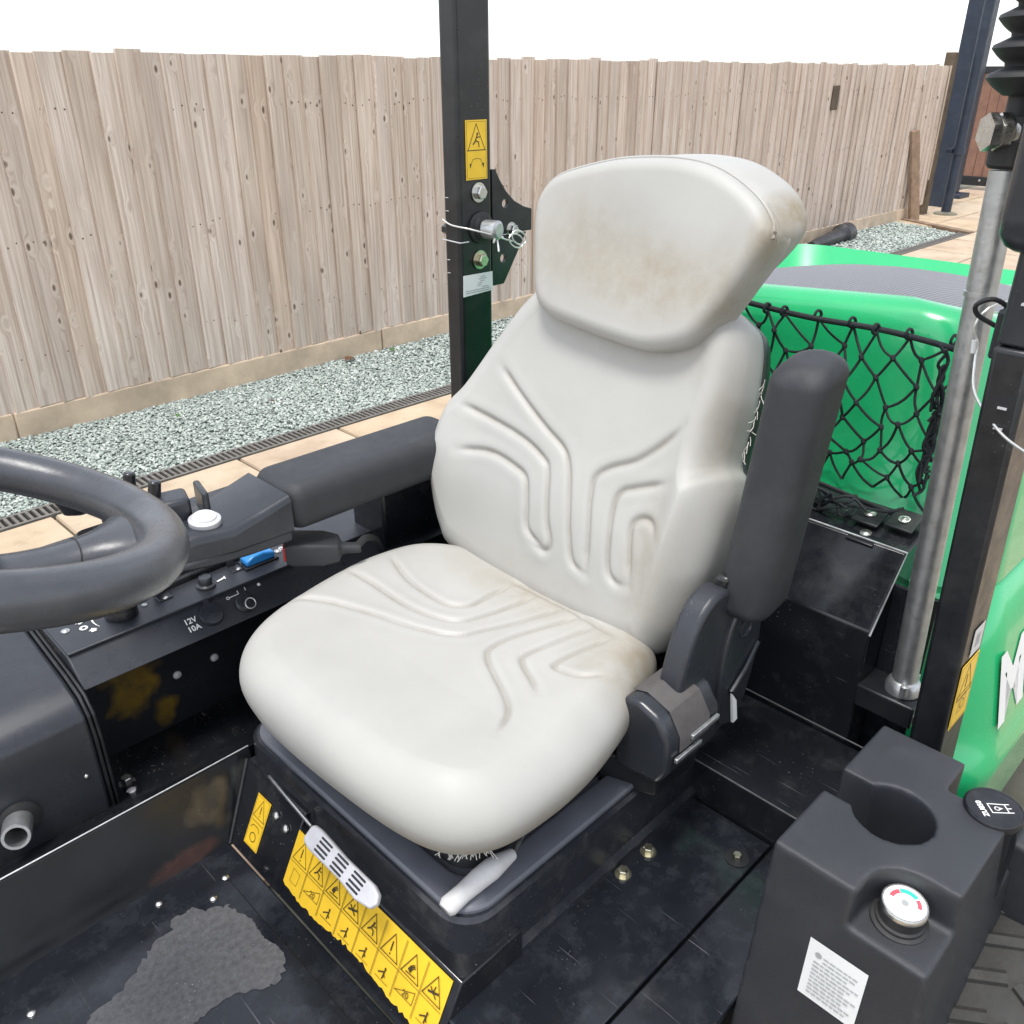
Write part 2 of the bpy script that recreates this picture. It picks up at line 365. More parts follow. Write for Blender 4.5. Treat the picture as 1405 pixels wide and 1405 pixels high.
def spline(pts, n, closed=False):
    P = np.array(pts, float); N = len(P); out = []
    segs = N if closed else N - 1
    tot = []
    for i in range(segs):
        p0 = P[(i - 1) % N] if (closed or i > 0) else 2 * P[0] - P[1]
        p1 = P[i]; p2 = P[(i + 1) % N]
        p3 = P[(i + 2) % N] if (closed or i < segs - 1) else 2 * P[-1] - P[-2]
        for k in range(24):
            t = k / 24
            tot.append(.5 * ((2 * p1) + (-p0 + p2) * t + (2 * p0 - 5 * p1 + 4 * p2 - p3) * t * t + (-p0 + 3 * p1 - 3 * p2 + p3) * t ** 3))
    tot.append(P[0] if closed else P[-1]); tot = np.array(tot)
    L = np.concatenate([[0], np.cumsum(np.linalg.norm(np.diff(tot, axis=0), axis=1))])
    tt = np.linspace(0, L[-1], n, endpoint=not closed)
    return np.stack([np.interp(tt, L, tot[:, i]) for i in range(P.shape[1])], 1)
def rrect(x0, x1, y0, y1, r, n=6):
    out = []; r = min(r, .49 * abs(x1 - x0), .49 * abs(y1 - y0))
    for cx, cy, a0 in ((x1 - r, y1 - r, 0), (x0 + r, y1 - r, 90), (x0 + r, y0 + r, 180), (x1 - r, y0 + r, 270)):
        for k in range(n + 1):
            a = R(a0 + 90 * k / n); out.append((cx + r * math.cos(a), cy + r * math.sin(a)))
    return out
def seg_dist(P, poly, closed):
    Q = np.array(poly); A = Q if closed else Q[:-1]; Bq = np.roll(Q, -1, 0) if closed else Q[1:]
    d = np.full(len(P), 9.)
    for a, b in zip(A, Bq):
        ab = b - a; t = np.clip(((P - a) @ ab) / max(ab @ ab, 1e-12), 0, 1)
        d = np.minimum(d, np.linalg.norm(P - (a + t[:, None] * ab), axis=1))
    return d
def pillow(name, outline, tf, mat, parent, depth, edge, back, grooves=(), extra=None, gw=.006, gd=.006, NA=540, NR=175, backin=.03, label=None, under=None):
    """upholstered pad: outline in 2D, tf(a,b,h) -> 3D, rounded rim of radius edge, grooves pressed in"""
    O = spline(outline, NA, True); c = O.mean(0)
    rs = 1 - np.linspace(1, 0, NR) ** 1.15
    P = (c + (O - c)[None] * rs[1:, None, None]).reshape(-1, 2)
    P = np.vstack([c[None], P])
    d = seg_dist(P, O[::2], True)
    h = depth - edge + np.sqrt(np.maximum(edge ** 2 - np.maximum(edge - d, 0) ** 2, 0))
    inner = np.clip(d / edge, 0, 1); grime = np.zeros(len(P))
    for g in grooves:
        gl, w, dp = (g if isinstance(g, tuple) else (g, gw, gd))
        G = spline(gl, 60); dg = seg_dist(P, G, False)
        e = np.minimum(np.linalg.norm(P - G[0], axis=1), np.linalg.norm(P - G[-1], axis=1))
        fade = np.clip(e / .03, .15, 1)
        h -= (dp * np.exp(-(dg / w) ** 2) - .14 * dp * np.exp(-((dg - 2.8 * w) / (1.7 * w)) ** 2)) * inner * fade
        grime = np.maximum(grime, np.exp(-(dg / (w * .75)) ** 2) * fade)
    if extra is not None: h += extra(P, d) * inner
    V = [tf(p[0], p[1], hh) for p, hh in zip(P, h)]
    F = [(0, 1 + i, 1 + (i + 1) % NA) for i in range(NA)]
    for k in range(NR - 2):
        for i in range(NA):
            j = (i + 1) % NA
            F.append((1 + k * NA + i, 1 + (k + 1) * NA + i, 1 + (k + 1) * NA + j, 1 + k * NA + j))
    last = 1 + (NR - 2) * NA
    for (s_, hh) in (under or ((1.0, -back * .35), (.995, -back * .6), (1 - backin * .5, -back * .9), (1 - backin * 1.6, -back))):
        base = len(V)
        for p in c + (O - c) * s_: V.append(tf(p[0], p[1], hh))
        F += [(last + i, base + i, base + (i + 1) % NA, last + (i + 1) % NA) for i in range(NA)]
        last = base
    F.append(tuple(last + i for i in range(NA)))
    b = B(); b.v = V; b.f = F; b.m = [0] * len(F)
    o = b.build(name, mat, parent, angle=70, label=label)
    at = o.data.attributes.new('grime', 'FLOAT', 'POINT'); at.data.foreach_set('value', np.concatenate([grime, np.zeros(len(V) - len(grime))]).astype(np.float32))
    return o
def text_mesh(bld, s, o, u, w, size, mi, align='LEFT', shear=0, extr=.0004, bold=0.):
    cu = bpy.data.curves.new('txt', 'FONT'); cu.body = s; cu.size = size; cu.align_x = align; cu.shear = shear; cu.offset = bold
    ob = bpy.data.objects.new('txt', cu); COL.objects.link(ob); bpy.context.view_layer.update()
    me = bpy.data.meshes.new_from_object(ob.evaluated_get(bpy.context.evaluated_depsgraph_get()))
    o = Vector(o); u = Vector(u).normalized(); w = Vector(w).normalized(); nn = u.cross(w) * extr
    bld.add([o + u * v.co.x + w * v.co.y + nn for v in me.vertices], [tuple(p.vertices) for p in me.polygons], mi)
    bpy.data.objects.remove(ob); bpy.data.curves.remove(cu); bpy.data.meshes.remove(me)
class Print:
    """flat print: strokes and shapes laid on a plane (o,u,w), lifted along u x w"""
    def __init__(s, bld, o, u, w, lift=.0005): s.b = bld; s.o = Vector(o); s.u = Vector(u).normalized(); s.w = Vector(w).normalized(); s.n = s.u.cross(s.w).normalized(); s.k = lift
    def p(s, a, b): return s.o + s.u * a + s.w * b + s.n * s.k
    def poly(s, pts, mi): s.b.add([s.p(*q) for q in pts], [tuple(range(len(pts)))], mi); s.k += .000015; return s
    def line(s, pts, wd, mi, closed=False):
        pts = list(pts) + ([pts[0]] if closed else [])
        for a, b in zip(pts[:-1], pts[1:]):
            dx, dy = b[0] - a[0], b[1] - a[1]; L = math.hypot(dx, dy) or 1; ex, ey = -dy / L * wd / 2, dx / L * wd / 2; tx, ty = dx / L * wd / 2, dy / L * wd / 2
            s.poly([(a[0] + ex - tx, a[1] + ey - ty), (b[0] + ex + tx, b[1] + ey + ty), (b[0] - ex + tx, b[1] - ey + ty), (a[0] - ex - tx, a[1] - ey - ty)], mi)
        return s
    def disc(s, a, b, r, mi, n=14, r0=0, a0=0, a1=360):
        if r0 == 0 and a1 - a0 == 360: return s.poly([(a + r * math.cos(2 * math.pi * k / n), b + r * math.sin(2 * math.pi * k / n)) for k in range(n)], mi)
        A = [R(a0 + (a1 - a0) * k / n) for k in range(n + 1)]
        return s.poly([(a + r * math.cos(t), b + r * math.sin(t)) for t in A] + [(a + r0 * math.cos(t), b + r0 * math.sin(t)) for t in reversed(A)], mi)
def hexbolt(name, pos, axis, r, parent, mat='zinc', h=None, washer=True, dome=False, mi=None):
    b = B(); h = h or r * .9
    if washer: b.lathe([(r * 1.45, 0), (r * 1.45, r * .2), (r * .6, r * .22)], pos, axis, 20)
    if dome: b.lathe([(r * 1.1, 0), (r, h * .5), (r * .55, h * .9), (.0003, h)], pos, axis, 16)
    else:
        b.lathe([(r, r * .15), (r, h), (r * .85, h * 1.12), (.0003, h * 1.12)], pos, axis, 6, phase=.3)
    return b.build(name, mat, parent)

# ------------------------------------------------------------------ ground
g = B(); g.add([(-300, -300, -.02), (300, -300, -.02), (300, 300, -.02), (-300, 300, -.02)], [(0, 1, 2, 3)])
tag(g.build('ground', 'ground_soil'), kind='structure')
pav = B(); pav.add([(-1.5, -1.5, -.012), (18.4, -1.5, -.012), (18.4, 3.86, -.012), (-1.5, 3.86, -.012)], [(0, 1, 2, 3)])
pav.add([(11.9, 3.86, -.012), (18.4, 3.86, -.012), (18.4, 6.2, -.012), (11.9, 6.2, -.012)], [(0, 1, 2, 3)])
paving = tag(pav.build('paving', 'moss_concrete'), kind='structure')
def slab_mesh(w, d, i):
    b = B(); b.box(-w / 2, w / 2, -d / 2, d / 2, -.012, .014)
    o = b.build('slab', 'sandstone', bevel=0); me = o.data
    bm = bmesh.new(); bm.from_mesh(me); bmesh.ops.bevel(bm, geom=[e for e in bm.edges], offset=.006, segments=2, affect='EDGES'); bm.to_mesh(me); bm.free()
    bpy.data.objects.remove(o); return me
SL = {s: slab_mesh(s - .012, .588, 0) for s in (.6, .9)}
for j in range(9):
    y = 3.56 - .6 * j
    x = -1.4 + (j % 3) * .3; k = 0
    while x < 18.2:
        s = .9 if (k * 7 + j * 3) % 5 < 3 else .6
        # keep the slabs the camera side can see: in front of the drain and out to the gate
        if not (-.4 < x < 2.4 and y < 1.2):
            o = bpy.data.objects.new('slab', SL[s]); COL.objects.link(o)
            o.location = (x + s / 2, y, random.uniform(-.002, .002)); o.rotation_euler = (random.uniform(-.002, .002), random.uniform(-.002, .002), 0)
            o.parent = paving
        x += s; k += 1
for j in range(3):
    for i in range(7):
        o = bpy.data.objects.new('slab', SL[.9]); COL.objects.link(o); o.parent = paving
        o.location = (12.42 + i * .9, 4.17 + .6 * j, random.uniform(-.002, .002))

# gravel strip, built stone by stone
gb = B(); gb.add([(-1.2, 3.985, .0), (11.72, 3.985, .0), (12.2, 4.97, .0), (-1.2, 4.97, .0)], [(0, 1, 2, 3)])
bed = tag(gb.build('gravel_bed', 'gravel_bed'), kind='structure')
def gravel():
    bm = bmesh.new(); bmesh.ops.create_icosphere(bm, subdivisions=1, radius=1)
    bv = np.array([v.co[:] for v in bm.verts]); bf = np.array([[v.index for v in f.verts] for f in bm.faces]); bm.free()
    xs = []; ys = []; rs = []
    for x0, x1, dens, r0, r1 in ((.6, 3.5, 7000, .0042, .0095), (3.5, 6.5, 4200, .005, .011), (6.5, 12.1, 1500, .008, .015)):
        n = int((x1 - x0) * .97 * dens)
        xs.append(rng.uniform(x0, x1, n)); ys.append(rng.uniform(3.99, 4.945, n)); rs.append(rng.uniform(r0, r1, n))
    x, y, r = map(np.concatenate, (xs, ys, rs))
    ok = x < 11.68 + (y - 3.985) * .48
    x, y, r = x[ok], y[ok], r[ok]; n = len(x)
    V = bv[None] * rng.uniform(.62, 1.25, (n, len(bv), 1)) * np.stack([r * rng.uniform(.8, 1.5, n), r * rng.uniform(.8, 1.5, n), r * rng.uniform(.5, .9, n)], 1)[:, None]
    a = rng.uniform(0, 6.28, n); ca, sa = np.cos(a)[:, None], np.sin(a)[:, None]
    X = V[..., 0] * ca - V[..., 1] * sa + x[:, None]; Y = V[..., 0] * sa + V[..., 1] * ca + y[:, None]
    Zz = V[..., 2] + (r * rng.uniform(.0, .8, n))[:, None] + .002 + (.012 * (np.sin(x * 2.1) * np.sin(y * 5 + x)))[:, None] * .5 + .004
    V = np.stack([X, Y, Zz], -1).reshape(-1, 3)
    F = (bf[None] + (np.arange(n) * len(bv))[:, None, None]).reshape(-1, 3)
    me = bpy.data.meshes.new('gravel'); me.vertices.add(len(V)); me.vertices.foreach_set('co', V.ravel())
    me.loops.add(F.size); me.loops.foreach_set('vertex_index', F.ravel().astype(np.int32))
    me.polygons.add(len(F)); me.polygons.foreach_set('loop_start', np.arange(0, F.size, 3, dtype=np.int32))
    me.materials.append(MATS['gravel_stone']); me.update(calc_edges=True); me.validate()
    o = bpy.data.objects.new('gravel', me); COL.objects.link(o)
    return tag(o, 'grey green crushed stone gravel strip along the foot of the fence', 'gravel', 'stuff')
gravel()

# drain
dr = thing('drain_channel', 'long narrow slotted drain grating between gravel strip and sandstone paving', 'drain', (0, 3.93, 0))
B().box(-1.2, 11.8, 3.865, 3.878, -.012, .018).box(-1.2, 11.8, 3.972, 3.985, -.012, .018).build('frame', 'drain_iron', dr, .002)
B().box(-1.2, 11.8, 3.878, 3.972, -.012, -.006).build('trough', 'drain_dark', dr)
gr = B()
for i in range(430): gr.box(-1.18 + i * .030, -1.18 + i * .030 + .013, 3.878, 3.972, -.004, .016)
tag(gr.build('grate_bars', 'drain_iron', dr, flat=True), kind='stuff')

# edging boards at the far end of the gravel
e = B(); e.prism([(11.7, 3.86), (11.83, 3.86), (12.36, 4.93), (12.24, 4.93)], 'z', -.015, .035)
tag(e.build('edging_board', 'edging_wood', bevel=.004), 'dark timber edging board across the far end of the gravel', 'edging board')

# ------------------------------------------------------------------ fence
FY = 4.97
fence = thing('wooden_fence', 'tall weathered feather edge timber fence with pale gravel boards at its foot', 'fence', (6, FY, 0))
def picket_mesh(seed):
    rd = random.Random(seed)
    w = .143; zs = np.linspace(0, 1, 9)
    b = B(); rings = []
    for t in zs:
        z = t * (1.70 + rd.uniform(-.012, .012) * (t > .99))
        j = rd.uniform(-.0012, .0012)
        # wedge: thick edge (x=0) proud of its neighbour, thin edge (x=w) tucked behind the next board
        rings.append([(0 + j, -.010, z), (0 + j, -.0275 - rd.uniform(0, .002), z), (.003 + j, -.030 - rd.uniform(0, .003), z), (w + j, -.0075, z), (w + j, 0, z)])
    b.loft(rings)
    o = b.build('picket', 'fence_wood', flat=True); me = o.data; bpy.data.objects.remove(o); return me
PM = [picket_mesh(i) for i in range(6)]
nails = []; x = -.6; i = 0
while x < 12.95:
    o = bpy.data.objects.new('picket', PM[i % 6 if i % 7 else 3]); COL.objects.link(o)
    o.location = (x, FY - .012 - random.uniform(0, .007), .15 + random.uniform(-.004, .006))
    o.rotation_euler = (random.uniform(-.003, .003), random.uniform(-.005, .005), random.uniform(-.015, .015))
    attach(o, fence)
    nails.append((x, o.location.y)); x += .123 + random.uniform(-.008, .008); i += 1
nb = B()
for (nx, ny) in nails:
    for z in (.42, .99, 1.59):
        for dx in (.035, .085):
            zz = z + random.uniform(-.015, .015); yy = ny - .0285 + (dx - .003) / .14 * .0215
            nb.lathe([(.0048, .0005), (.0042, -.0016), (.001, -.0018)], (nx + dx + random.uniform(-.006, .006), yy - .0006, zz), (0, 1, 0), 6)
tag(nb.build('nail_heads', 'rust', fence, flat=True), kind='stuff')
x = -1.2; k = 0
while x < 12.6:
    L = 2.42
    b = B(); b.box(x, min(x + L - .012, 12.7), FY - .046, FY - .002, -.02, .152 + random.uniform(-.003, .003)); b.build('gravel_board', 'tan_board', fence, .006)
    x += L; k += 1
for z in (.38, .95, 1.55): B().box(-.7, 12.9, FY, FY + .05, z, z + .08).build('rail', 'fence_wood', fence)
B().box(9.8, 9.94, FY - .05, FY - .036, 1.40, 1.64).build('plaque', 'dark_timber', fence, .003)
B().box(12.92, 13.05, FY - .06, FY + .06, -.02, 2.0).build('end_post', 'dark_timber', fence, .006)

pl = B(); pl.loft([[(12.30, 4.82, .0), (12.44, 4.76, .0), (12.44, 4.80, .0), (12.30, 4.86, .0)], [(12.02, 4.90, 1.10), (12.16, 4.865, 1.12), (12.16, 4.90, 1.13), (12.02, 4.935, 1.11)]])
tag(pl.build('leaning_plank', 'plank_wood', bevel=.004), 'short brown timber offcut leaning against the far end of the fence', 'plank')

pf = thing('pipe_fitting', 'black plastic pipe reducer lying on the gravel by the fence', 'pipe', (9.9, 4.72, 0))
ax = Vector((1, .12, 0)).normalized(); o0 = Vector((9.25, 4.64, .075))
B().lathe([(.028, 0), (.045, 0), (.045, .06), (.055, .1), (.075, .55), (.085, .86), (.085, .9)], o0, ax, 24).build('tapered_body', 'pipe_black', pf)
B().lathe([(.085, .86), (.105, .9), (.12, .92), (.12, 1.12), (.1, 1.14), (.09, 1.14), (.085, .95)], o0, ax, 28).build('collar', 'pipe_black', pf)
B().lathe([(.03, -.004), (.0301, .05), (.001, .051)], o0, ax, 20).build('bore', 'drain_dark', pf)

dp = thing('drainpipe', 'dark blue round drainpipe standing at the end of the fence', 'pipe', (13.2, 4.72, 0))
B().tube([(13.2, 4.72, 0), (13.2, 4.72, 3.2)], .065, 18).build('pipe', 'navy_paint', dp)
B().lathe([(.066, 0), (.08, .005), (.08, .10), (.066, .105)], (13.2, 4.72, .78), (0, 0, 1), 18).build('coupling', 'navy_paint', dp)
B().box(13.12, 13.28, 4.78, 4.86, .80, .85).build('bracket', 'navy_paint', dp, .004)
B().lathe([(.16, 0), (.15, .03), (.08, .045), (.066, .05)], (13.2, 4.72, 0), (0, 0, 1), 18).build('foot_ring', 'moss_concrete', dp)
gp = B(); gp.box(13.9, 14.1, 4.98, 5.25, -.02, 3.2)
tag(gp.build('gate_post', 'navy_paint', bevel=.01), 'square dark navy steel gate post behind the drainpipe', 'post')
gp = B(); gp.box(15.1, 15.3, 5.33, 5.58, -.02, 3.2).box(15.0, 15.4, 5.2, 5.7, -.02, .08)
tag(gp.build('gate_post', 'navy_paint', bevel=.01), 'farther dark navy gate post with a square foot beside the brown gate', 'post')
gate = thing('boarded_gate', 'reddish brown boarded gate with dark bottom rail at the far right', 'gate', (16.5, 5.7, 0))
for i in range(13):
    B().box(16.5, 16.53, 4.7 + i * .15, 4.7 + i * .15 + .144, .22, 1.85).build('board', 'brown_gate', gate, .003)
B().box(16.46, 16.56, 4.68, 6.66, .08, .22).build('bottom_rail', 'black_steel', gate, .004)
for y in (5.05, 5.25, 5.45): B().lathe([(.02, 0), (.018, .012), (.001, .014)], (16.46, y, .165), (-1, 0, 0), 10).build('rivet', 'zinc', gate)
B().box(16.47, 16.55, 4.68, 6.66, 1.76, 1.86).build('top_rail', 'black_steel', gate, .004)

# a few fallen leaves and weeds on the gravel
def leaf(x, y, s, a, m, label):
    b = B(); n = 7
    top = [(s * (t - .5), .32 * s * math.sin(math.pi * t) , .012 * math.sin(3 * t)) for t in np.linspace(0, 1, n)]
    bot = [(s * (t - .5), -.30 * s * math.sin(math.pi * t), .006) for t in np.linspace(1, 0, n)][1:-1]
    V = [(x + p[0] * math.cos(a) - p[1] * math.sin(a), y + p[0] * math.sin(a) + p[1] * math.cos(a), .032 + p[2]) for p in top + bot]
    V2 = [(q[0], q[1], q[2] + .002) for q in V]; k = len(V)
    b.add(V + V2, [tuple(range(k)), tuple(range(2 * k - 1, k - 1, -1))] + [(i, (i + 1) % k, k + (i + 1) % k, k + i) for i in range(k)])
    return tag(b.build('fallen_leaf', m, flat=True), label, 'leaf')
leaf(3.28, 4.83, .10, .4, 'leaf_brown', 'curled dark brown leaf on gravel close to the fence foot')
leaf(3.62, 4.80, .07, 1.2, 'leaf_green', 'small green leaf on gravel left of the black post')
leaf(2.45, 4.45, .05, 2.2, 'leaf_brown', 'tiny brown leaf in the middle of the gravel strip')
leaf(1.95, 4.60, .045, .9, 'leaf_green', 'tiny dark green leaf on gravel under the fence at left')

# ------------------------------------------------------------------ ride-on mower
MO = thing('ride_on_mower', 'green ride-on mower with black deck, pale vinyl operator seat and roll bar posts', 'mower', (.9, .84, 0))

# chassis, footwell, walls
B().box(.56, 2.5, .34, 1.30, .30, .685).build('chassis', 'black_steel', MO, .01)
fl = B().box(-.45, .400, .26, 1.045, .605, .645).build('foot_floor', 'deck_paint', MO, .003)
mp = rrect(-.42, .362, .34, .985, .022)
B().prism(mp, 'z', .6452, .6495).build('floor_mat', 'deck_paint', fl, .0015)
gp_ = [(.201, 1.03), (.24, 1.052), (.262, 1.068), (.29, 1.07), (.30, 1.088), (.318, 1.083), (.335, 1.085), (.345, 1.066), (.362, 1.058), (.380, 1.046), (.386, 1.02), (.392, .99), (.388, .95), (.396, .915), (.38, .88), (.35, .87), (.30, .90), (.22, .90), (.16, .94), (.12, 1.0)]
rd = random.Random(4); gp_ = [(p[0] + rd.gauss(0, .0022), p[1] + rd.gauss(0, .0022)) for p in spline(gp_, 150, True)]
B().prism([(a * .889, b_ * .889) for a, b_ in gp_], 'z', .6496, .6506).build('grip_patch', 'worn_tape', fl, flat=True)
for (x, y) in ((.368, 1.076), (.405, 1.105), (.30, 1.135), (.08, 1.08)):
    hexbolt('rivet', (x * .89, y * .89, .6497 if y < 1.1 else .6452), (0, 0, 1), .0055, fl, 'zinc', washer=False, dome=True, h=.004)
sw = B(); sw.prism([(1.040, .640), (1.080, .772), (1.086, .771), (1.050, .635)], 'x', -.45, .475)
sw = sw.build('side_wall', 'wall_reflections', MO, .001)
B().tube([(-.45, 1.082, .774), (.475, 1.082, .774)], .0013, 8).build('edge_trim', 'galvanised', sw)
B().prism([(1.085, .770), (1.166, .722), (1.33, .702), (1.33, .66), (1.09, .66)], 'x', -.45, 1.1).build('ledge', 'black_paint', sw, .002)
hexbolt('bolt', (.318, 1.205, .716), (0, 0, 1), .009, sw, 'zinc', h=.012)
hexbolt('bolt', (.315, 1.178, .719), (0, 0, 1), .006, sw, 'cast_handle', h=.004, dome=True)
bp = B().box(.25, 1.12, 1.30, 1.315, .698, .93).build('console_skirt', 'skirt_reflections', MO, .002)
hexbolt('bolt', (.537, 1.30, .805), (0, -1, 0), .007, bp, 'cast_handle', h=.005, dome=True, washer=False)
hexbolt('bolt', (.466, 1.30, .804), (0, -1, 0), .007, bp, 'cast_handle', h=.005, dome=True, washer=False)

# steering column box at the left
prof = [(1.165, .705), (1.165, .86), (1.172, .895), (1.195, .918), (1.24, .93), (1.42, .955), (1.66, .965), (1.66, .705)]
cb = B(); cb.prism(prof, 'x', -.45, .278); cb = cb.build('column_cover', 'console_plastic', MO, .006, 3)
prof2 = [(y + dy, z + dz) for (y, z), (dy, dz) in zip(prof, [(-.003, 0), (-.003, 0), (-.003, .002), (-.002, .003), (0, .004), (0, .004), (0, .004), (0, 0)])]
B().prism(prof2, 'x', .2785, .284).build('end_flange', 'black_steel', cb, .002); B().prism(prof2, 'x', .2855, .291).build('end_flange', 'black_steel', cb, .002)
hexbolt('screw', (.14, 1.1648, .765), (0, -1, 0), .006, cb, 'zinc', washer=False, dome=True, h=.003)
hexbolt('screw', (.255, 1.1648, .80), (0, -1, 0), .004, cb, 'zinc', washer=False, dome=True, h=.003)
pp = B(); pp.lathe([(.0165, -.03), (.0195, -.03), (.0195, .052), (.0185, .055), (.0145, .055), (.014, .0)], (.155, 1.166, .785), (-.30, -.90, .25), 28)
pp.build('pipe_stub', 'galvanised', cb)
B().lathe([(.03, 0), (.03, .006), (.02, .010)], (.155, 1.1645, .785), (0, -1, 0), 24).build('pipe_grommet', 'rubber', cb)

# control console on the operator's right
cprof = [(1.205, .917), (1.252, .957), (1.60, .972), (1.60, .93), (1.31, .925), (1.23, .912)]
cc = B(); cc.prism(cprof, 'x', .2925, 1.02); cc = cc.build('control_console', 'console_plastic', MO, .0025, 3)
tp = B(); tp.prism([(1.2465, .9578), (1.60, .9730), (1.60, .9775), (1.2465, .9623)], 'x', .2935, 1.0); tp.build('top_panel', 'console_plastic', cc, .0012)
TU = Vector((0, .9991, .043)).normalized()                       # up the panel
PN = Vector((0, -.043, .9991)).normalized()
def pz(y): return .9627 + (y - 1.252) * .0431
def onp(x, y, d=0): return Vector((x, y, pz(y))) + PN * d
BU = Vector((0, .762, .648)).normalized(); BN = Vector((0, -.648, .762)).normalized()
def onb(x, t, d=0): return Vector((x, 1.205, .917)) + BU * t + BN * d
# rotary throttle knob
kb = B(); kb.lathe([(.026, 0), (.026, .012), (.0235, .016), (.0235, .02), (.001, .0205)], onp(.398, 1.296), PN, 36)
c = onp(.398, 1.296, .018)
a = Vector((.75, .66, .03)).normalized(); s_ = a.cross(PN)
kb.loft([[c + a * p + s_ * q + PN * h for p, q in ((-.024, -.005), (.024, -.005), (.024, .005), (-.024, .005))] for h in (0, .014)], 0)
kb.build('rotary_knob', 'black_paint', cc, .0015)
kn = B(); kn.lathe([(.0165, 0), (.0165, .004), (.012, .006), (.0115, .017), (.010, .019), (.0085, .0175), (.001, .0172)], onp(.538, 1.281), PN, 28); kn.build('push_knob', 'smooth_plastic', cc)
# blue rocker
rb = B(); pts = [(-.028, 0), (-.028, .010), (-.014, .017), (.006, .0185), (.028, .012), (.028, 0)]
c = onp(.645, 1.292, .004)
rb.loft([[c + Vector((p[0], 0, 0)) + TU * q + PN * p[1] for p in pts] for q in (-.0125, .0125)]); rb.build('rocker_switch', 'blue_plastic', cc, .003, 3)
B().loft([[onp(.645 + p, 1.292 + q, d) for p, q in ((-.033, -.017), (.033, -.017), (.033, .017), (-.033, .017))] for d in (-.001, .0045)]).build('switch_bezel', 'black_paint', cc, .0015)
# lever quadrant bar and its two clips
lb = B(); lb.loft([[onp(p, q, d) for p, q in ((.47, 1.312), (.625, 1.318), (.625, 1.350), (.47, 1.344))] for d in (-.001, .012)]); lb.build('quadrant_bar', 'black_steel', cc, .003)
lb2 = B(); lb2.loft([[onp(p, q, d) for p, q in ((.47, 1.322), (.625, 1.328), (.625, 1.340), (.47, 1.334))] for d in (.0122, .018)]); lb2.build('quadrant_ridge', 'smooth_plastic', cc, .002)
for x in (.470, .605):
    k = B(); k.loft([[onp(x + p, 1.294 + q, d) for p, q in ((-.012, -.008), (.012, -.008), (.012, .012), (-.012, .012))] for d in (0, .002)])
    k.loft([[onp(x + p - .004, 1.31 + q, d) for p, q in ((-.007, -.004), (.007, -.004), (.007, .004), (-.007, .004))] for d in (0, .026)])
    k.build('clip', 'smooth_plastic', cc, .001)
    hexbolt('screw', onp(x, 1.291, .002), PN, .0042, cc, 'zinc', washer=False, dome=True, h=.002)
for (x, y) in ((.314, 1.309), (.69, 1.30)):
    hexbolt('screw', onp(x, y), PN, .0045, cc, 'zinc', dome=True, h=.003)
B().lathe([(.003, 0), (.003, .008), (.001, .009)], onp(.60, 1.345, .012), PN, 10).build('red_lamp', 'red_plastic', cc)
# printed symbols on the panel
ib = B(); P = Print(ib, onp(.338, 1.30, .0006), (1, 0, 0), TU, .0)
P.disc(.0, -.002, .0065, 0, 14, .003, 0, 359); P.line([(-.004, .018), (.003, .020), (.0, .014), (.007, .016)], .004, 0); P.poly([(.005, -.022), (.013, -.022), (.013, -.017), (.016, -.017), (.009, -.011), (.002, -.017), (.005, -.017)], 0)
for k in range(8):
    t0 = R(200 - k * 9); t1 = R(200 - (k + 1) * 9); w0 = .001 + .0006 * k
    P.poly([(.06 + .042 * math.cos(t0), -.0 + .042 * math.sin(t0)), (.06 + .042 * math.cos(t1), .042 * math.sin(t1)), (.06 + (.042 + w0) * math.cos(t1), (.042 + w0) * math.sin(t1)), (.06 + (.042 + w0) * math.cos(t0), (.042 + w0) * math.sin(t0))], 0)
P.disc(.032, .022, .004, 0); P.disc(.098, -.004, .0045, 0); P.line([(-.03, .05), (-.018, .052)], .003, 0); P.line([(-.03, .057), (-.018, .059)], .002, 0)
P.line([(.222, -.020), (.235, -.017)], .004, 0); P.line([(.235, -.021), (.237, -.013)], .002, 0)                          # horn
P.disc(.362, .004, .005, 0, 14, .003, 0, 320); P.line([(.362, .005), (.366, .004)], .002, 0); P.line([(.335, .035), (.342, .037), (.347, .033)], .004, 0)
P.line([(.195, .048), (.235, .050), (.235, .058)], .0012, 0); P.line([(.19, .043), (.225, .045)], .0012, 0)
tag(ib.build('panel_symbols', 'white_print', cc, flat=True, recalc=False), kind='stuff')
# sockets on the bevel
so = B(); so.lathe([(.0205, 0), (.0205, .006), (.0185, .009), (.001, .0105)], onb(.516, .033), BN, 30); so.loft([[onb(.516 + p, .056 + q, d) for p, q in ((-.005, -.004), (.005, -.004), (.005, .005), (-.005, .005))] for d in (0, .008)])
so.build('socket_cap', 'smooth_plastic', cc)
tb = B(); text_mesh(tb, '12V', onb(.470, .033, .0004), (1, 0, 0), BU, .0135, 0, extr=.0002, bold=.0003); text_mesh(tb, '10A', onb(.470, .019, .0004), (1, 0, 0), BU, .0135, 0, extr=.0002, bold=.0003)
tb.build('socket_lettering', 'white_print', cc, flat=True, recalc=False)
ky = B(); ky.lathe([(.018, 0), (.018, .005), (.015, .009), (.012, .0095), (.001, .0095)], onb(.577, .029), BN, 28); ky.loft([[onb(.577 + p, .029 + q, d) for p, q in ((-.002, -.011), (.002, -.011), (.002, .011), (-.002, .011))] for d in (.009, .02)])
ky.build('key_switch', 'smooth_plastic', cc)
B().tube([onb(.577 + .009 * math.cos(t), .019 + .009 * math.sin(t), .021 + .002 * math.sin(t)) for t in np.linspace(0, 2 * math.pi, 18)[:-1]], .0011, 6, closed=True).build('key_ring', 'wire', cc)
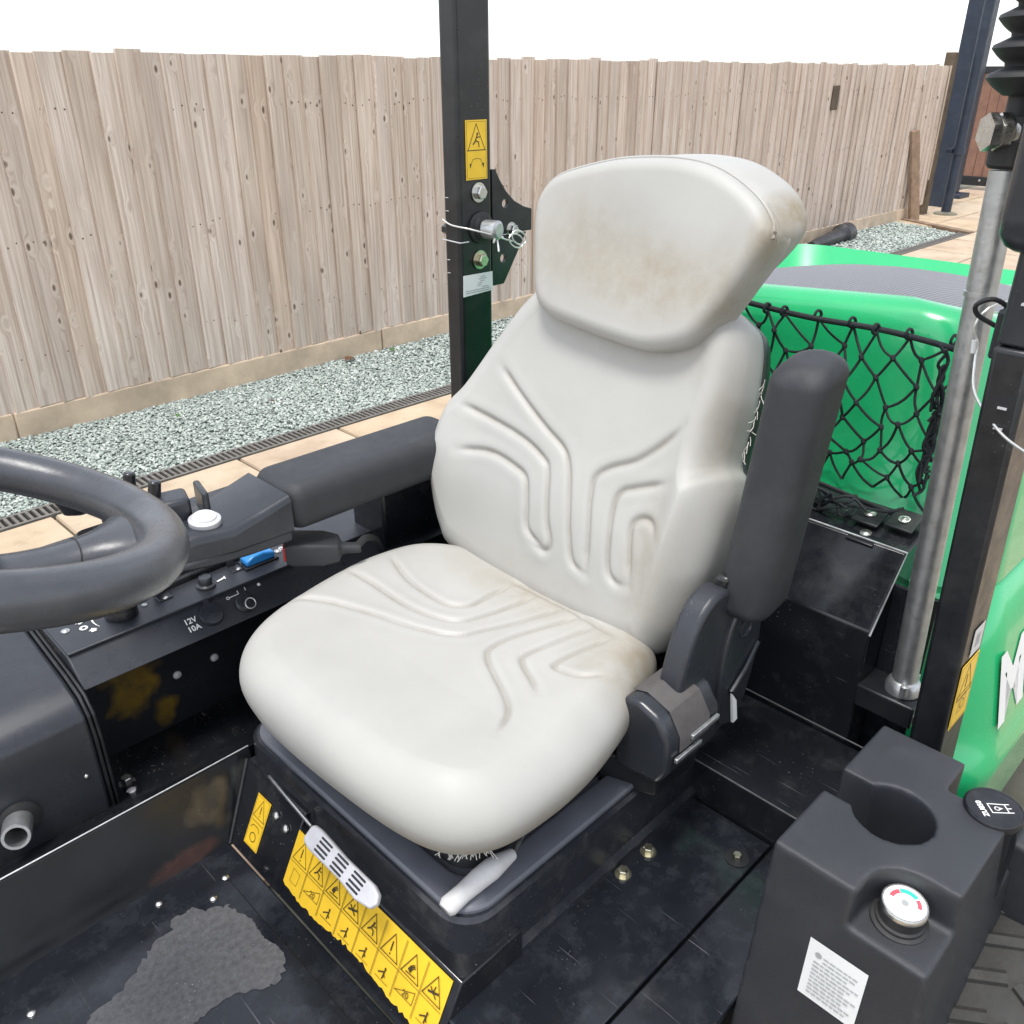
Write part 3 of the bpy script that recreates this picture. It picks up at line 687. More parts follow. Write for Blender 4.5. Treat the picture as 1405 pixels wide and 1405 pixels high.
ib = B(); P = Print(ib, onb(.575, .0485, .0006), (1, 0, 0), BU, 0.); P.disc(-.02, .0, .003, 0, 12, .0018, 0, 359); P.line([(-.017, 0), (.0, .0), (.0, .006)], .0014, 0); P.line([(.014, .002), (.015, .007)], .0014, 0); P.disc(.04, .002, .003, 0)
ib.build('key_symbols', 'white_print', cc, flat=True, recalc=False)

# operator's right control arm and pad
ca = B()
def armsec(x, y0, y1, z0, z1, r): return [(x, a, b) for a, b in rrect(y0, y1, z0, z1, r, 4)]
ca.loft([armsec(.42, 1.135, 1.235, 1.095, 1.128, .012), armsec(.47, 1.128, 1.245, 1.09, 1.142, .016), armsec(.53, 1.122, 1.252, 1.09, 1.136, .016), armsec(.58, 1.122, 1.255, 1.09, 1.146, .014), armsec(.630, 1.122, 1.258, 1.09, 1.158, .012)])
ca = ca.build('control_arm', 'smooth_plastic', MO, angle=50)
cl = B(); cl.loft([[(x, y, z) for x, z in ((.43, 1.096), (.48, 1.086), (.55, 1.079), (.630, 1.076), (.630, 1.10), (.43, 1.105))] for y in (1.127, 1.245)]); cl.build('arm_lower_shell', 'console_plastic', ca, .006, 3)
B().lathe([(.020, 0), (.024, .006), (.024, .014), (.020, .016)], (.505, 1.165, 1.134), (0, -.1, 1), 32).build('button_collar', 'cast_handle', ca)
B().lathe([(.0175, .010), (.0175, .019), (.016, .0205), (.001, .0205)], (.505, 1.165, 1.134), (0, -.1, 1), 32).build('round_button', 'white_film', ca)
B().loft([[(x, y, z) for x, y in ((.45, 1.20), (.50, 1.19), (.515, 1.24), (.465, 1.25))] for z in (1.13, 1.175)]).build('thumb_rest', 'console_plastic', ca, .008, 3)
B().loft([[(x, y, z) for x, y in ((.517, 1.185), (.527, 1.183), (.54, 1.24), (.53, 1.243))] for z in (1.13, 1.178)]).build('thumb_switch', 'smooth_plastic', ca, .004, 3)
lv = B()
for dx, dy, hh in ((.0, 0, .06), (.022, -.035, .05), (-.028, .02, .035)):
    lv.tube([(.44 + dx, 1.265 + dy, 1.09), (.437 + dx, 1.27 + dy, 1.15), (.447 + dx, 1.268 + dy, 1.15 + hh)], [.010, .011, .009], 12)
    lv.loft([[(.44 + dx + p, 1.265 + dy + q, z) for p, q in ((-.012, -.010), (.012, -.010), (.012, .010), (-.012, .010))] for z in (1.135, 1.15)])
lv.build('hydraulic_levers', 'black_paint', ca, .003)
B().loft([[(x, y, z) for x, y in rrect(.36, .45, 1.235, 1.32, .02)] for z in (1.05, 1.12)]).build('lever_housing', 'black_steel', ca, .004)
B().lathe([(.012, 0), (.028, .008), (.034, .03), (.036, .05), (.0345, .05), (.03, .02), (.001, .012)], (.395, 1.355, 1.13), (-.1, .1, 1), 28).build('cup_horn', 'black_steel', ca)

def pad(name, secs, parent, mat='arm_foam', label=None, **kw):
    b = B(); b.loft(secs); o = b.build(name, mat, parent, angle=80, label=label); return o
def endsteps(L, r):
    """positions along a pad and how far its section is drawn in there: quarter-round ends"""
    ds = [0, .06, .18, .36, .6, .8, 1.]; q = [(d * r, r * (1 - math.sqrt(1 - (1 - d) ** 2)) * .92) for d in ds]
    return q + [(r + (L - 2 * r) * k / 5, 0) for k in range(1, 5)] + [(L - a, b_) for a, b_ in reversed(q)]
def padx(x0, x1, y0, y1, z0, z1, r):
    return [[(x0 + d, a, b_) for a, b_ in rrect(y0 + ins, y1 - ins, z0 + ins, z1 - ins, r, 7)] for d, ins in endsteps(x1 - x0, r)]
pad('armrest', padx(.628, 1.02, 1.118, 1.25, 1.086, 1.168, .028), MO, label='horizontal charcoal foam armrest beside the control arm')

# seat suspension tray, bellows, seat box
sb = B()
sb.loft([[(.401, 1.039, .645), (.463, 1.062, .767), (.56, 1.062, .767), (.56, 1.039, .645)], [(.401, .897, .645), (.463, .897, .767), (.56, .897, .767), (.56, .897, .645)]])
sb.loft([[(.401, .8968, .645), (.4530, .8968, .749), (.56, .8968, .749), (.56, .8968, .645)], [(.401, .540, .645), (.4530, .540, .749), (.56, .540, .749), (.56, .540, .645)]])
sb.loft([[(.401, .5398, .645), (.4285, .5398, .700), (.56, .5398, .700), (.56, .5398, .645)], [(.401, .30, .645), (.4285, .30, .700), (.56, .30, .700), (.56, .30, .645)]])
sb = sb.build('seat_box', 'black_paint', MO, .002)
B().tube([(.462, 1.063, .768), (.400, 1.040, .646)], .0035, 8).build('weld_bead', 'black_steel', sb)
BXN = (-.894, 0, .447)
for p_ in ((.4445, .955, .734), (.4425, .926, .730)): hexbolt('bolt', p_, BXN, .0065, sb, 'zinc', washer=False, dome=True, h=.005)
def sticker(name, o, u, w, wd, ht, parent, cells=1, two=True, ragged=False, bang=True):
    b = B(); o = Vector(o); u = Vector(u).normalized(); w = Vector(w).normalized(); n_ = u.cross(w).normalized()
    if ragged:
        rd = random.Random(5); bot = [(wd * t, ht * (.012 * rd.uniform(-1, 1) - .05 * math.sin(t * 9) * (t > .08) + (.05 * rd.random() if rd.random() < .15 else 0))) for t in np.linspace(.02, .98, 60)]
        pts = [(0, .04 * ht)] + bot + [(wd, .0), (wd, ht), (0, ht)]
    else: pts = [(0, 0), (wd, 0), (wd, ht), (0, ht)]
    k = len(pts)
    V = [o + u * p[0] + w * p[1] for p in pts]; V2 = [v + n_ * .0006 for v in V]
    b.add(V + V2, [tuple(range(k - 1, -1, -1)), tuple(range(k, 2 * k))] + [(i, (i + 1) % k, k + (i + 1) % k, k + i) for i in range(k)], 0)
    P = Print(b, o, u, w, .0008)
    cw = wd / cells
    for c in range(cells):
        x0 = c * cw; m = cw * .10; lw = cw * .028
        th = (cw - 2 * m) * 1.05; ty = ht - m * 1.2 - th if two else ht * .5 - th / 2
        if cells > 1: ty = ht * .52; th = ht * .38
        A, Bq, C_ = (x0 + m, ty), (x0 + cw - m, ty), (x0 + cw / 2, ty + th)
        P.line([A, Bq, C_], lw, 1, True)
        cx, cy = x0 + cw / 2, ty + th * .38
        if (c % 5) == 0 and bang:
            P.line([(cx, cy - th * .10), (cx, cy + th * .26)], lw * 1.8, 1); P.disc(cx, cy - th * .24, lw * 1.1, 1, 8)
        else:
            kind_ = c % 4
            if kind_ in (0, 1):      # figure thrown off balance
                P.disc(cx + cw * .05, cy + th * .24, lw * 1.6, 1, 8); P.line([(cx + cw * .03, cy + th * .17), (cx - cw * .05, cy - th * .04), (cx - cw * .15, cy - th * .14)], lw * 1.8, 1)
                P.line([(cx - cw * .04, cy), (cx + cw * .10, cy - th * .08), (cx + cw * .12, cy - th * .24)], lw * 1.5, 1); P.line([(cx, cy + th * .1), (cx + cw * .15, cy + th * .12)], lw * 1.3, 1)
            elif kind_ == 2:         # cut hand
                P.poly([(cx - cw * .16, cy - th * .12), (cx - cw * .02, cy - th * .2), (cx + cw * .04, cy), (cx - cw * .08, cy + th * .08)], 1)
                for q in range(3): P.line([(cx + cw * (.0 - .035 * q), cy + th * (.0 + .035 * q)), (cx + cw * (.12 - .03 * q), cy + th * (.10 + .05 * q))], lw * 1.1, 1)
                P.line([(cx - cw * .2, cy - th * .26), (cx + cw * .2, cy - th * .22)], lw * 1.2, 1)
            else:                    # rotating blade
                P.line([(cx - cw * .18, cy - th * .14), (cx + cw * .18, cy + th * .02)], lw * 2.4, 1); P.line([(cx - cw * .14, cy + th * .06), (cx + cw * .14, cy - th * .2)], lw * 1.6, 1); P.disc(cx, cy - th * .06, lw * 2, 1, 10); P.line([(cx, cy - th * .02), (cx + cw * .03, cy + th * .2)], lw * 1.3, 1)
        if cells > 1:
            if c: P.line([(x0, .04 * ht), (x0, ht * .97)], lw * .5, 1); P.line([(x0 + lw * 1.6, .04 * ht), (x0 + lw * 1.6, ht * .97)], lw * .4, 1)
            P.line([(x0 + lw, ht * .47), (x0 + cw - lw, ht * .47)], lw * .6, 1)
            if c % 5 == 1:
                P.line([(x0 + m, ht * .2), (x0 + cw - m, ht * .2), (x0 + cw - m, ht * .4)], lw * .7, 1, True); text_mesh(b, '20', P.p(x0 + cw * .42, ht * .22) , u, w, ht * .14, 1, extr=.0002)
            elif c:
                P.line([(cx - cw * .2, ht * .2), (cx, ht * .26), (cx + cw * .1, ht * .2)], lw * 1.5, 1); P.disc(cx + cw * .05, ht * .32, lw * 1.5, 1, 8); P.line([(cx + cw * .05, ht * .3), (cx + cw * .02, ht * .16)], lw * 1.8, 1); P.line([(cx - cw * .3, ht * .12), (cx + cw * .3, ht * .12)], lw * .6, 1)
            else:
                P.line([(cx - cw * .2, ht * .14), (cx + cw * .18, ht * .14), (cx + cw * .22, ht * .36), (cx - cw * .16, ht * .38)], lw * .5, 1, True)
        elif two:
            P.line([(m * .6, ht * .5), (wd - m * .6, ht * .5)], lw * .8, 1)
            P.line([(m * .5, m * .5), (wd - m * .5, m * .5), (wd - m * .5, ht - m * .5), (m * .5, ht - m * .5)], lw * .35, 1, True)
    return b, P, wd, ht
b, P, wd, ht = sticker('s', (.4105, 1.010, .666), (0, -1, 0), (.447, 0, .894), .037, .084, sb)
P.disc(.018, .017, .008, 1, 16, .0066, 0, 359); P.line([(.006, .030), (.012, .036), (.024, .036), (.03, .030)], .001, 1)
b.build('warning_sticker', ['yellow_film', 'black_print'], sb, flat=True, recalc=False)
b, P, wd, ht = sticker('s', (.4105, .8965, .666), (0, -1, 0), (.447, 0, .894), .344, .088, sb, cells=8, ragged=True)
b.build('warning_sticker_strip', ['yellow_film', 'black_print'], sb, flat=True, recalc=False, label='long yellow pictogram warning strip with a torn lower edge')

def rr3(x0, x1, y0, y1, r, z, n=8): return [(a, b_, z) for a, b_ in rrect(x0, x1, y0, y1, r, n)]
ss = B()
ss.loft([rr3(.462, 1.02, .541, 1.10, .05, .700), rr3(.462, 1.02, .541, 1.10, .05, .712), rr3(.468, 1.01, .549, 1.09, .05, .722), rr3(.472, 1.01, .553, 1.09, .05, .800), rr3(.476, 1.005, .557, 1.085, .05, .806), rr3(.53, .95, .61, 1.03, .05, .806)])
ss = ss.build('suspension_cover', 'tray_plastic', MO, angle=28)
B().loft([rr3(.480, 1.0, .561, 1.08, .048, .8062), rr3(.480, 1.0, .561, 1.08, .048, .811), rr3(.483, .997, .564, 1.077, .046, .8145), rr3(.512, .968, .595, 1.048, .042, .819), rr3(.516, .964, .599, 1.044, .040, .8175), rr3(.519, .961, .602, 1.041, .038, .795)]).build('cover_rim', 'rim_plastic', ss, angle=40)
be = B(); ringz = []
for k in range(9): 
    i_ = .008 if k % 2 else 0.; ringz.append(rr3(.530 + i_, .94 - i_, .615 + i_, 1.03 - i_, .04, .78 + k * .013))
be.loft(ringz); be.build('bellows', 'rubber', ss, angle=20)
B().loft([rr3(.515, .93, .60, 1.055, .06, .862), rr3(.50, .94, .585, 1.07, .07, .875), rr3(.50, .94, .585, 1.07, .07, .905)]).build('seat_pan', 'black_steel', ss, .004)
hd = B()   # slotted weight-adjust handle on the front
c0 = Vector((.432, .835, .800)); c1 = Vector((.424, .665, .806)); dirv = (c1 - c0).normalized(); up_ = Vector((.80, 0, .60)).normalized(); nn_ = Vector((-.60, 0, .80))
def hpt(t, q, d): return c0 + dirv * t + up_ * (q * .8) + nn_ * d
L_ = (c1 - c0).length
for d0, d1, grow in ((-.006, .004, 0),):
    out = [(0, -.012), (.006, -.017), (.02, -.02), (L_ * .55, -.017), (L_ * .8, -.02), (L_ - .006, -.013), (L_, 0), (L_ - .006, .013), (L_ - .02, .018), (L_ * .5, .016), (.02, .019), (.006, .017), (0, .012)]
    hd.loft([[hpt(t, q, d0) for t, q in out], [hpt(t, q, d1) for t, q in out]])
hd = hd.build('adjust_handle', 'cast_handle', ss, .003, 3)
hs = B()
for q in (-.011, -.004, .004, .011):
    for t0 in (.03, .07, .11, .145):
        if t0 + .026 > L_ - .004: continue
        hs.loft([[hpt(t0 + a_, q + b_, d) for a_, b_ in rrect(0, .027, -.0018, .0018, .0017, 3)] for d in (.003, .0046)])
hs.build('handle_slots', 'black_steel', ss, flat=True)
B().tube([(.455, .98, .79), (.448, .93, .797), (.44, .84, .800)], .003, 8).build('handle_rod', 'zinc', ss)
lg = B(); lg.tube([(.585, .585, .832), (.56, .583, .838), (.545, .583, .838), (.525, .585, .835), (.50, .588, .828), (.478, .590, .822), (.472, .590, .820)], [.008, .0125, .0145, .014, .0125, .0135, .010], 16); lg.build('slide_lever', 'lever_grip', ss, angle=60)
B().tube([(.62, .60, .83), (.585, .585, .832)], .004, 8).build('lever_rod', 'zinc', ss)

# ---- seat upholstery
cush = [(.945, 1.03), (.87, 1.118), (.77, 1.14), (.656, 1.128), (.556, 1.10), (.487, 1.06), (.448, 1.01), (.432, .95), (.427, .87), (.430, .76), (.440, .65), (.458, .585), (.492, .548), (.545, .530), (.65, .530), (.74, .545), (.85, .580), (.935, .625), (.965, .75), (.965, .92)]
def ctf(a, b, h): return (a, b, 0.912 + h + .010 * max(0, (.62 - a) / .2) - .008 * max(0, (a - .75) / .2))
def cextra(P, d):
    x, y = P[:, 0], P[:, 1]
    e = .008 * np.exp(-((np.abs(y - .84) - .235) / .05) ** 2)              # side bolsters
    e -= .010 * np.exp(-((x - .80) / .12) ** 2 - ((y - .84) / .16) ** 2)    # dished where one sits
    e += .004 * np.exp(-((x - .50) / .05) ** 2)
    return e
gro = [[(.781, 1.077), (.764, 1.016), (.759, .956), (.764, .911), (.789, .885), (.839, .885), (.885, .88)],
       [(.699, 1.09), (.709, 1.023), (.711, .95), (.725, .891), (.751, .857), (.80, .845), (.888, .828)],
       [(.579, 1.083), (.628, 1.029), (.658, .961), (.682, .889), (.716, .832), (.76, .814), (.888, .772)],
       [(.593, .62), (.632, .64), (.658, .67), (.684, .718), (.706, .756), (.732, .773), (.795, .768), (.892, .735)],
       [(.690, .642), (.710, .67), (.733, .712), (.755, .723), (.824, .714), (.888, .700)],
       [(.79, .600), (.762, .625), (.755, .656), (.761, .675), (.801, .675), (.876, .660)],
       ([(.888, .90), (.893, .845), (.893, .791), (.893, .746), (.880, .655)], .006, .005)]
cu = pillow('seat_cushion', cush, ctf, 'vinyl_cushion', MO, .090, .052, .015, gro, cextra, gw=.0046, gd=.0052, under=((.998, .030), (.990, .020), (.975, .008), (.950, -.002), (.91, -.010), (.86, -.013)), label='worn pale grey vinyl seat cushion with moulded grooves and frayed front edge')
KB = .35; CB, SB_ = math.cos(math.atan(KB)), math.sin(math.atan(KB))
def btf(y, z, h): return (.955 + KB * (z - 1.) - h * CB, y, z + h * SB_)
back = [(1.06, .955), (1.115, .985), (1.158, 1.05), (1.178, 1.11), (1.180, 1.165), (1.165, 1.21), (1.132, 1.25), (1.086, 1.33), (1.035, 1.405), (.98, 1.445), (.85, 1.46), (.70, 1.455), (.650, 1.44), (.620, 1.415), (.602, 1.34), (.600, 1.28), (.595, 1.245), (.578, 1.225), (.570, 1.18), (.578, 1.07), (.600, .985), (.65, .945), (.85, .935)]
bg_ = [[(1.037, 1.29), (.976, 1.254), (.907, 1.219), (.858, 1.197), (.836, 1.172), (.818, 1.13), (.800, 1.08), (.782, 1.042), (.752, 1.032)],
       [(1.098, 1.211), (1.012, 1.201), (.942, 1.19), (.89, 1.172), (.873, 1.153), (.85, 1.088), (.833, 1.054), (.842, 1.039), (.872, 1.042)],
       [(1.079, 1.138), (1.007, 1.152), (.944, 1.145), (.914, 1.133), (.898, 1.097), (.885, 1.060), (.842, 1.041)],
       [(.655, 1.284), (.679, 1.253), (.717, 1.217), (.761, 1.193), (.782, 1.172), (.779, 1.142), (.763, 1.089), (.752, 1.036)],
       [(.650, 1.203), (.704, 1.18), (.728, 1.166), (.733, 1.141), (.723, 1.091), (.712, 1.053), (.693, 1.041), (.671, 1.045)],
       [(.640, 1.125), (.652, 1.140), (.668, 1.145), (.685, 1.138), (.691, 1.122), (.679, 1.081), (.669, 1.046)]]
def bextra(P, d):
    y, z = P[:, 0], P[:, 1]
    e = .016 * np.exp(-((y - .615) / .035) ** 2) * (1 + .5 * np.exp(-((z - 1.18) / .08) ** 2)) + .014 * np.exp(-((y - 1.115) / .05) ** 2 - ((z - 1.13) / .14) ** 2)
    e += .010 * np.exp(-((z - 1.10) / .08) ** 2) - .006 * np.exp(-((z - 1.36) / .08) ** 2)
    return e
bk = pillow('backrest', back, btf, 'vinyl_back', MO, .052, .05, .05, bg_, bextra, gw=.0050, gd=.0056, label='pale grey vinyl backrest with moulded grooves')
def btf2(y, z, h): return btf(y, z, h - .052)
bs = pillow('backrest_shell', [(.865 + (y - .865) * .985, 1.2 + (z - 1.2) * .98) for y, z in back], btf2, 'black_steel', MO, .03, .02, .03, NA=120, NR=16)
# headrest: front pad, then a sloping top that runs back
hr = [(.99, 1.50), (1.005, 1.555), (1.0, 1.585), (.975, 1.610), (.92, 1.628), (.85, 1.642), (.76, 1.647), (.69, 1.638), (.625, 1.61), (.588, 1.578), (.585, 1.553), (.606, 1.507), (.633, 1.453), (.662, 1.415), (.71, 1.396), (.762, 1.392), (.878, 1.401), (.935, 1.411), (.965, 1.436)]
def htf(y, z, h): return (.910 + KB * (z - 1.) - h * CB, y + .013, z + h * SB_ - .013)
def hext(P, d): return -.006 * np.exp(-((P[:, 0] - .80) / .1) ** 2 - ((P[:, 1] - 1.52) / .06) ** 2)
hh = pillow('headrest', hr, htf, 'vinyl_head', MO, .046, .022, .02, (), hext, NA=260, NR=60, backin=.0, label='stained pale grey vinyl headrest with piped top edge')
# rear body of the headrest
O_ = spline(hr, 120, True); cy_, cz_ = O_.mean(0)
rb_ = B(); rings = []
def sm(a, b_, x): t = min(1, max(0, (x - a) / (b_ - a))); return t * t * (3 - 2 * t)
for hq, sc, dz in ((.012, 1.004, 0), (-.02, 1.004, .005), (-.045, 1.0, .011), (-.070, .985, .013), (-.088, .95, .008), (-.095, .88, -.002)):
    ring = []
    for p in O_:
        f = sm(1.46, 1.60, p[1]); e = sm(1.50, 1.62, p[1])
        ring.append(htf(cy_ + (p[0] - cy_) * (sc - .05 * (1 - f) * (hq < 0)), cz_ + (p[1] - cz_) * sc + (dz * .5 + (-hq * SB_ * 1.15 if hq < 0 else 0)) * e, hq * (.10 + .90 * f) if hq < 0 else hq))
    rings.append(ring)
rb_.loft(rings); rb_.build('headrest_body', 'vinyl_head', hh, angle=75)
top = [p for p in O_ if p[1] > 1.552]
top.sort(key=lambda p: p[0])
B().tube([htf(cy_ + (p[0] - cy_) * 1.002, cz_ + (p[1] - cz_) * 1.002, .0285) for p in top], .0028, 8).build('piping', 'vinyl_head', hh)
# frayed threads
def threads(name, pts, n, parent, seed, ln=.02):
    rd = random.Random(seed); b = B(); S = spline(pts, n)
    for p in S:
        q = Vector(p); P_ = [q]; dv = Vector((rd.uniform(-.6, .2), rd.uniform(-.5, .5), -1)).normalized()
        for k in range(4):
            dv = (dv + Vector((rd.uniform(-.5, .5), rd.uniform(-.5, .5), rd.uniform(-.3, .3)))).normalized(); P_.append(P_[-1] + dv * ln * rd.uniform(.1, .35))
        b.tube(P_, .0006, 4)
    return tag(b.build(name, 'thread', parent), kind='stuff')
threads('frayed_threads', [(.485, .610, .905), (.502, .585, .904), (.53, .567, .905)], 40, cu, 2, .017)
threads('frayed_threads', [(.490, 1.035, .905), (.502, 1.048, .905)], 12, cu, 4, .035)
threads('frayed_threads', [(1.075, .578, 1.37), (1.05, .574, 1.30), (1.03, .572, 1.27)], 16, bk, 6, .018)

# ---- folded-up armrest, recliner cover, belt retractor on the operator's left
def padz(p0, p1, wx, wy, r):
    out = []; p0 = Vector(p0); p1 = Vector(p1); L = (p1 - p0).length
    for d, ins in endsteps(L, r):
        c = p0.lerp(p1, d / L); a = wx / 2 - ins; q = wy / 2 - ins
        out.append([(c.x + u, c.y + w, c.z + .18 * u) for u, w in rrect(-a, a, -q, q, r, 7)])
    return out
pad('armrest', padz((.99, .508, 1.065), (1.012, .482, 1.435), .090, .080, .026), MO, label='charcoal foam armrest folded upright beside the backrest')
rc = B(); rp = [(.80, .96), (.815, 1.05), (.85, 1.11), (.90, 1.13), (.955, 1.112), (1.01, 1.085), (1.03, 1.04), (1.035, .97), (1.02, .91), (.985, .86), (.94, .85), (.90, .86), (.85, .90)]
rc.prism([(.95 + (p[0] - .93) * .86 + .008, 1.0 + (p[1] - 1.0) * .95 - .012) for p in spline(rp, 60, True)], 'y', .520, .558); rc = rc.build('recliner_cover', 'console_plastic', MO, .008, 3)
rp2 = [(.93, .90), (.925, 1.0), (.945, 1.075), (.985, 1.095), (1.015, 1.07), (1.022, .99), (1.0, .90), (.97, .87)]
B().prism([(p[0] + .02, p[1] - .015) for p in spline(rp2, 40, True)], 'y', .512, .524).build('side_cap', 'smooth_plastic', rc, .004, 3)
B().lathe([(.016, 0), (.016, .003), (.013, .0035), (.012, .0015), (.001, .0015)], (.992, .5122, 1.03), (0, -1, 0), 24).build('cap_plug', 'smooth_plastic', rc)
B().tube([(1.0, .508, .885), (.97, .508, .93), (1.005, .508, .955), (1.035, .51, .985)], .004, 8).build('moulded_rib', 'smooth_plastic', rc)
B().loft([[(.945, y, z), (.975, y, z), (.975, y + .022, z), (.945, y + .022, z)] for y, z in ((.530, 1.09), (.522, 1.125))]).build('arm_pivot', 'black_steel', rc, .006)
rt = B()
def rsec(x, s): return [(x, a, b) for a, b in ((.582, .885), (.582, .930), (.570, .946), (.548, .952), (.512, .940), (.492, .910), (.490, .860), (.505, .83), (.582, .82))]
rt.loft([rsec(.788, 1), rsec(.912, 1)]); rt.v = [(v[0], v[1], v[2] + .038) for v in rt.v]; rt = rt.build('belt_retractor', 'smooth_plastic', MO, .008, 3, label='boxy belt retractor with a grey webbing strap over its top')
ws = B(); wsp = [(.572, .9475), (.548, .9545), (.510, .9425), (.4895, .911), (.4875, .885)]
ws.loft([[(x, a, b) for a, b in wsp + [(a + .002, b - .002) for a, b in reversed(wsp)]] for x in (.812, .882)]); ws.v = [(v[0], v[1], v[2] + .038) for v in ws.v]; ws.build('webbing', 'webbing', rt, .001)
B().box(.835, .90, .4835, .489, .933, .940).box(.80, .86, .4835, .489, .912, .919).build('belt_tongue', 'galvanised', rt, .001)
B().loft([[(.79, .61, z), (.93, .61, z), (.93, .53, z), (.83, .53, z)] for z in (.80, .862)]).build('bracket', 'black_steel', rt, .004)
B().loft([[(x, .600 + .010 * k, .905 - .02 * k) for x, k in ((.725, 0), (.765, 1), (.77, 0), (.74, -1.2))], [(x, .592 + .010 * k, .90 - .02 * k) for x, k in ((.725, 0), (.765, 1), (.77, 0), (.74, -1.2))]]).build('cover_flap', 'lever_grip', rt, .002)
B().add([(.945, .492, .945), (.955, .490, .93), (.965, .490, .89), (.958, .492, .885), (.945, .496, .945), (.955, .494, .93), (.965, .494, .89), (.958, .496, .885)], [(0, 1, 2, 3), (4, 7, 6, 5), (0, 4, 5, 1), (1, 5, 6, 2), (2, 6, 7, 3), (3, 7, 4, 0)]).build('tag', 'white_film', rt, flat=True)
# seat belt buckle on the right
bu = B(); c0 = Vector((.635, 1.165, 1.045)); c1 = Vector((.735, 1.095, 1.035)); dv = (c1 - c0).normalized(); sd_ = Vector((-dv.y, dv.x, 0)).normalized(); upv = dv.cross(sd_) * -1
upv = Vector((0, 0, 1))
bu.loft([[c0 + dv * t + sd_ * a + upv * b_ for a, b_ in rrect(-w_, w_, -h_, h_, .006, 3)] for t, w_, h_ in ((0, .028, .018), (.01, .030, .021), (.06, .030, .020), (.085, .024, .016), (.090, .013, .009), (.098, .010, .008), (.118, .010, .0075), (.122, .008, .006))])
bu = bu.build('belt_buckle', 'arm_foam', MO, .002, angle=50)
B().loft([[c0 + dv * t + sd_ * a + upv * b_ for a, b_ in rrect(-.024, .024, -.013, .014, .003, 3)] for t in (-.004, .002)]).build('release_button', 'red_plastic', bu, .001)
B().tube([tuple(p) for p in spline([(.730, 1.100, 1.037), (.765, 1.122, 1.032), (.81, 1.155, .995), (.84, 1.178, .93)], 16)], .0065, 10).build('buckle_stalk', 'rubber', bu)
# wet black box under the armrest behind the seat
wb = B().box(.86, 1.14, 1.20, 1.30, .94, 1.06).build('belt_housing', 'black_paint', MO, .006, 3)
for k in range(3): B().tube([(1.0 + .012 * k, 1.18, .97), (.995 + .012 * k, 1.165, 1.03), (1.03 + .012 * k, 1.185, 1.075)], .007, 10).build('hose', 'rubber', wb)

# ---- deck plates and steps
dk = B().box(.43, .958, .402, .56, .688, .702).build('deck_plate', 'deck_paint', MO, .002)
B().box(.43, .958, .305, .3985, .686, .7005).build('deck_plate', 'deck_paint', MO, .002)
for (x, y) in ((.757, .527), (.816, .526)): hexbolt('bolt', (x, y, .702), (0, 0, 1), .0085, dk, 'yellow_zinc', h=.010)
hexbolt('bolt', (.900, .425, .702), (0, 0, 1), .007, dk, 'yellow_zinc', h=.008)
B().lathe([(.018, 0), (.018, .0022), (.001, .0023)], (.900, .425, .7018), (0, 0, 1), 24).build('washer', 'black_steel', dk)
st = B().box(.962, 1.165, .335, 1.29, .66, .774).build('rear_step', 'black_paint', MO, .002)
B().tube([(.963, .335, .7735), (.963, 1.0, .7735)], .0011, 6).build('step_edge', 'worn_tape', st)
bx = B(); bx.prism([(1.168, .70), (1.168, .99), (1.25, 1.095), (1.36, 1.115), (1.36, .70)], 'y', .398, 1.26); bx = bx.build('rear_tank_box', 'black_paint', MO, .003)
B().tube([(1.167, .36, .782), (1.167, 1.0, .782)], .0013, 6).build('seam_edge', 'worn_tape', bx)
B().tube([(1.166, .397, .985), (1.25, .397, 1.096), (1.2505, .80, 1.0965)], .002, 6).build('weld_edge', 'galvanised', bx)
B().box(1.226, 1.234, .330, .3975, .66, 1.05).build('bulkhead_panel', 'black_paint', MO, .001)
pb = B().box(1.085, 1.30, .245, .397, .60, .70).build('post_foot', 'black_steel', MO, .005)

# ---- roll bar posts
def post(name, p0, p1, wx, wy, parent, mat='black_steel', bevel=.008):
    b = B(); b.loft([[(p[0] + a, p[1] + c, p[2]) for a, c in ((0, 0), (wx, 0), (wx, wy), (0, wy))] for p in (p0, p1)]); return b.build(name, mat, parent, bevel, 3)
lp = post('roll_bar_post', (1.15, 1.29, .66), (1.15, 1.29, 2.75), .086, .046, MO)
lpy = 1.289
br = B()
arc = [(1.246, 1.587), (1.258, 1.567), (1.275, 1.545), (1.298, 1.525), (1.325, 1.512), (1.348, 1.506)]
br.prism([(1.2375, 1.587)] + arc + [(1.348, 1.464), (1.2375, 1.464)], 'y', lpy + .002, lpy + .010)
hb_ = br.build('hinge_bracket', 'black_steel', lp)
br2 = B(); br2.prism([(1.2375, 1.462), (1.335, 1.462), (1.270, 1.366), (1.2375, 1.366)], 'y', lpy + .004, lpy + .012)
hb2 = br2.build('hinge_bracket', 'black_steel', lp)
def cyl_y(x, z, r): b = B(); b.lathe([(r, -.03), (r, .03)], (x, lpy, z), (0, 1, 0), 18); return b
boolean(hb_, [cyl_y(1.272, 1.522, .008)], .001); boolean(hb2, [cyl_y(1.268, 1.417, .008)], .001)
hexbolt('bolt', (1.198, lpy, 1.549), (0, -1, 0), .0125, lp, 'zinc', h=.013)
hexbolt('bolt', (1.199, lpy, 1.424), (0, -1, 0), .0125, lp, 'yellow_zinc', h=.013)
hexbolt('bolt', (1.288, lpy + .002, 1.472), (0, -1, 0), .0095, lp, 'zinc', h=.013)
B().lathe([(.030, 0), (.030, .004), (.022, .006), (.022, .012)], (1.203, lpy, 1.484), (0, -1, 0), 24).build('pin_boss', 'rubber', lp)
B().lathe([(.018, 0), (.018, .030), (.013, .034), (.001, .034)], (1.206, lpy - .010, 1.482), (.2, -1, 0), 20).build('pivot_pin', 'galvanised', lp)
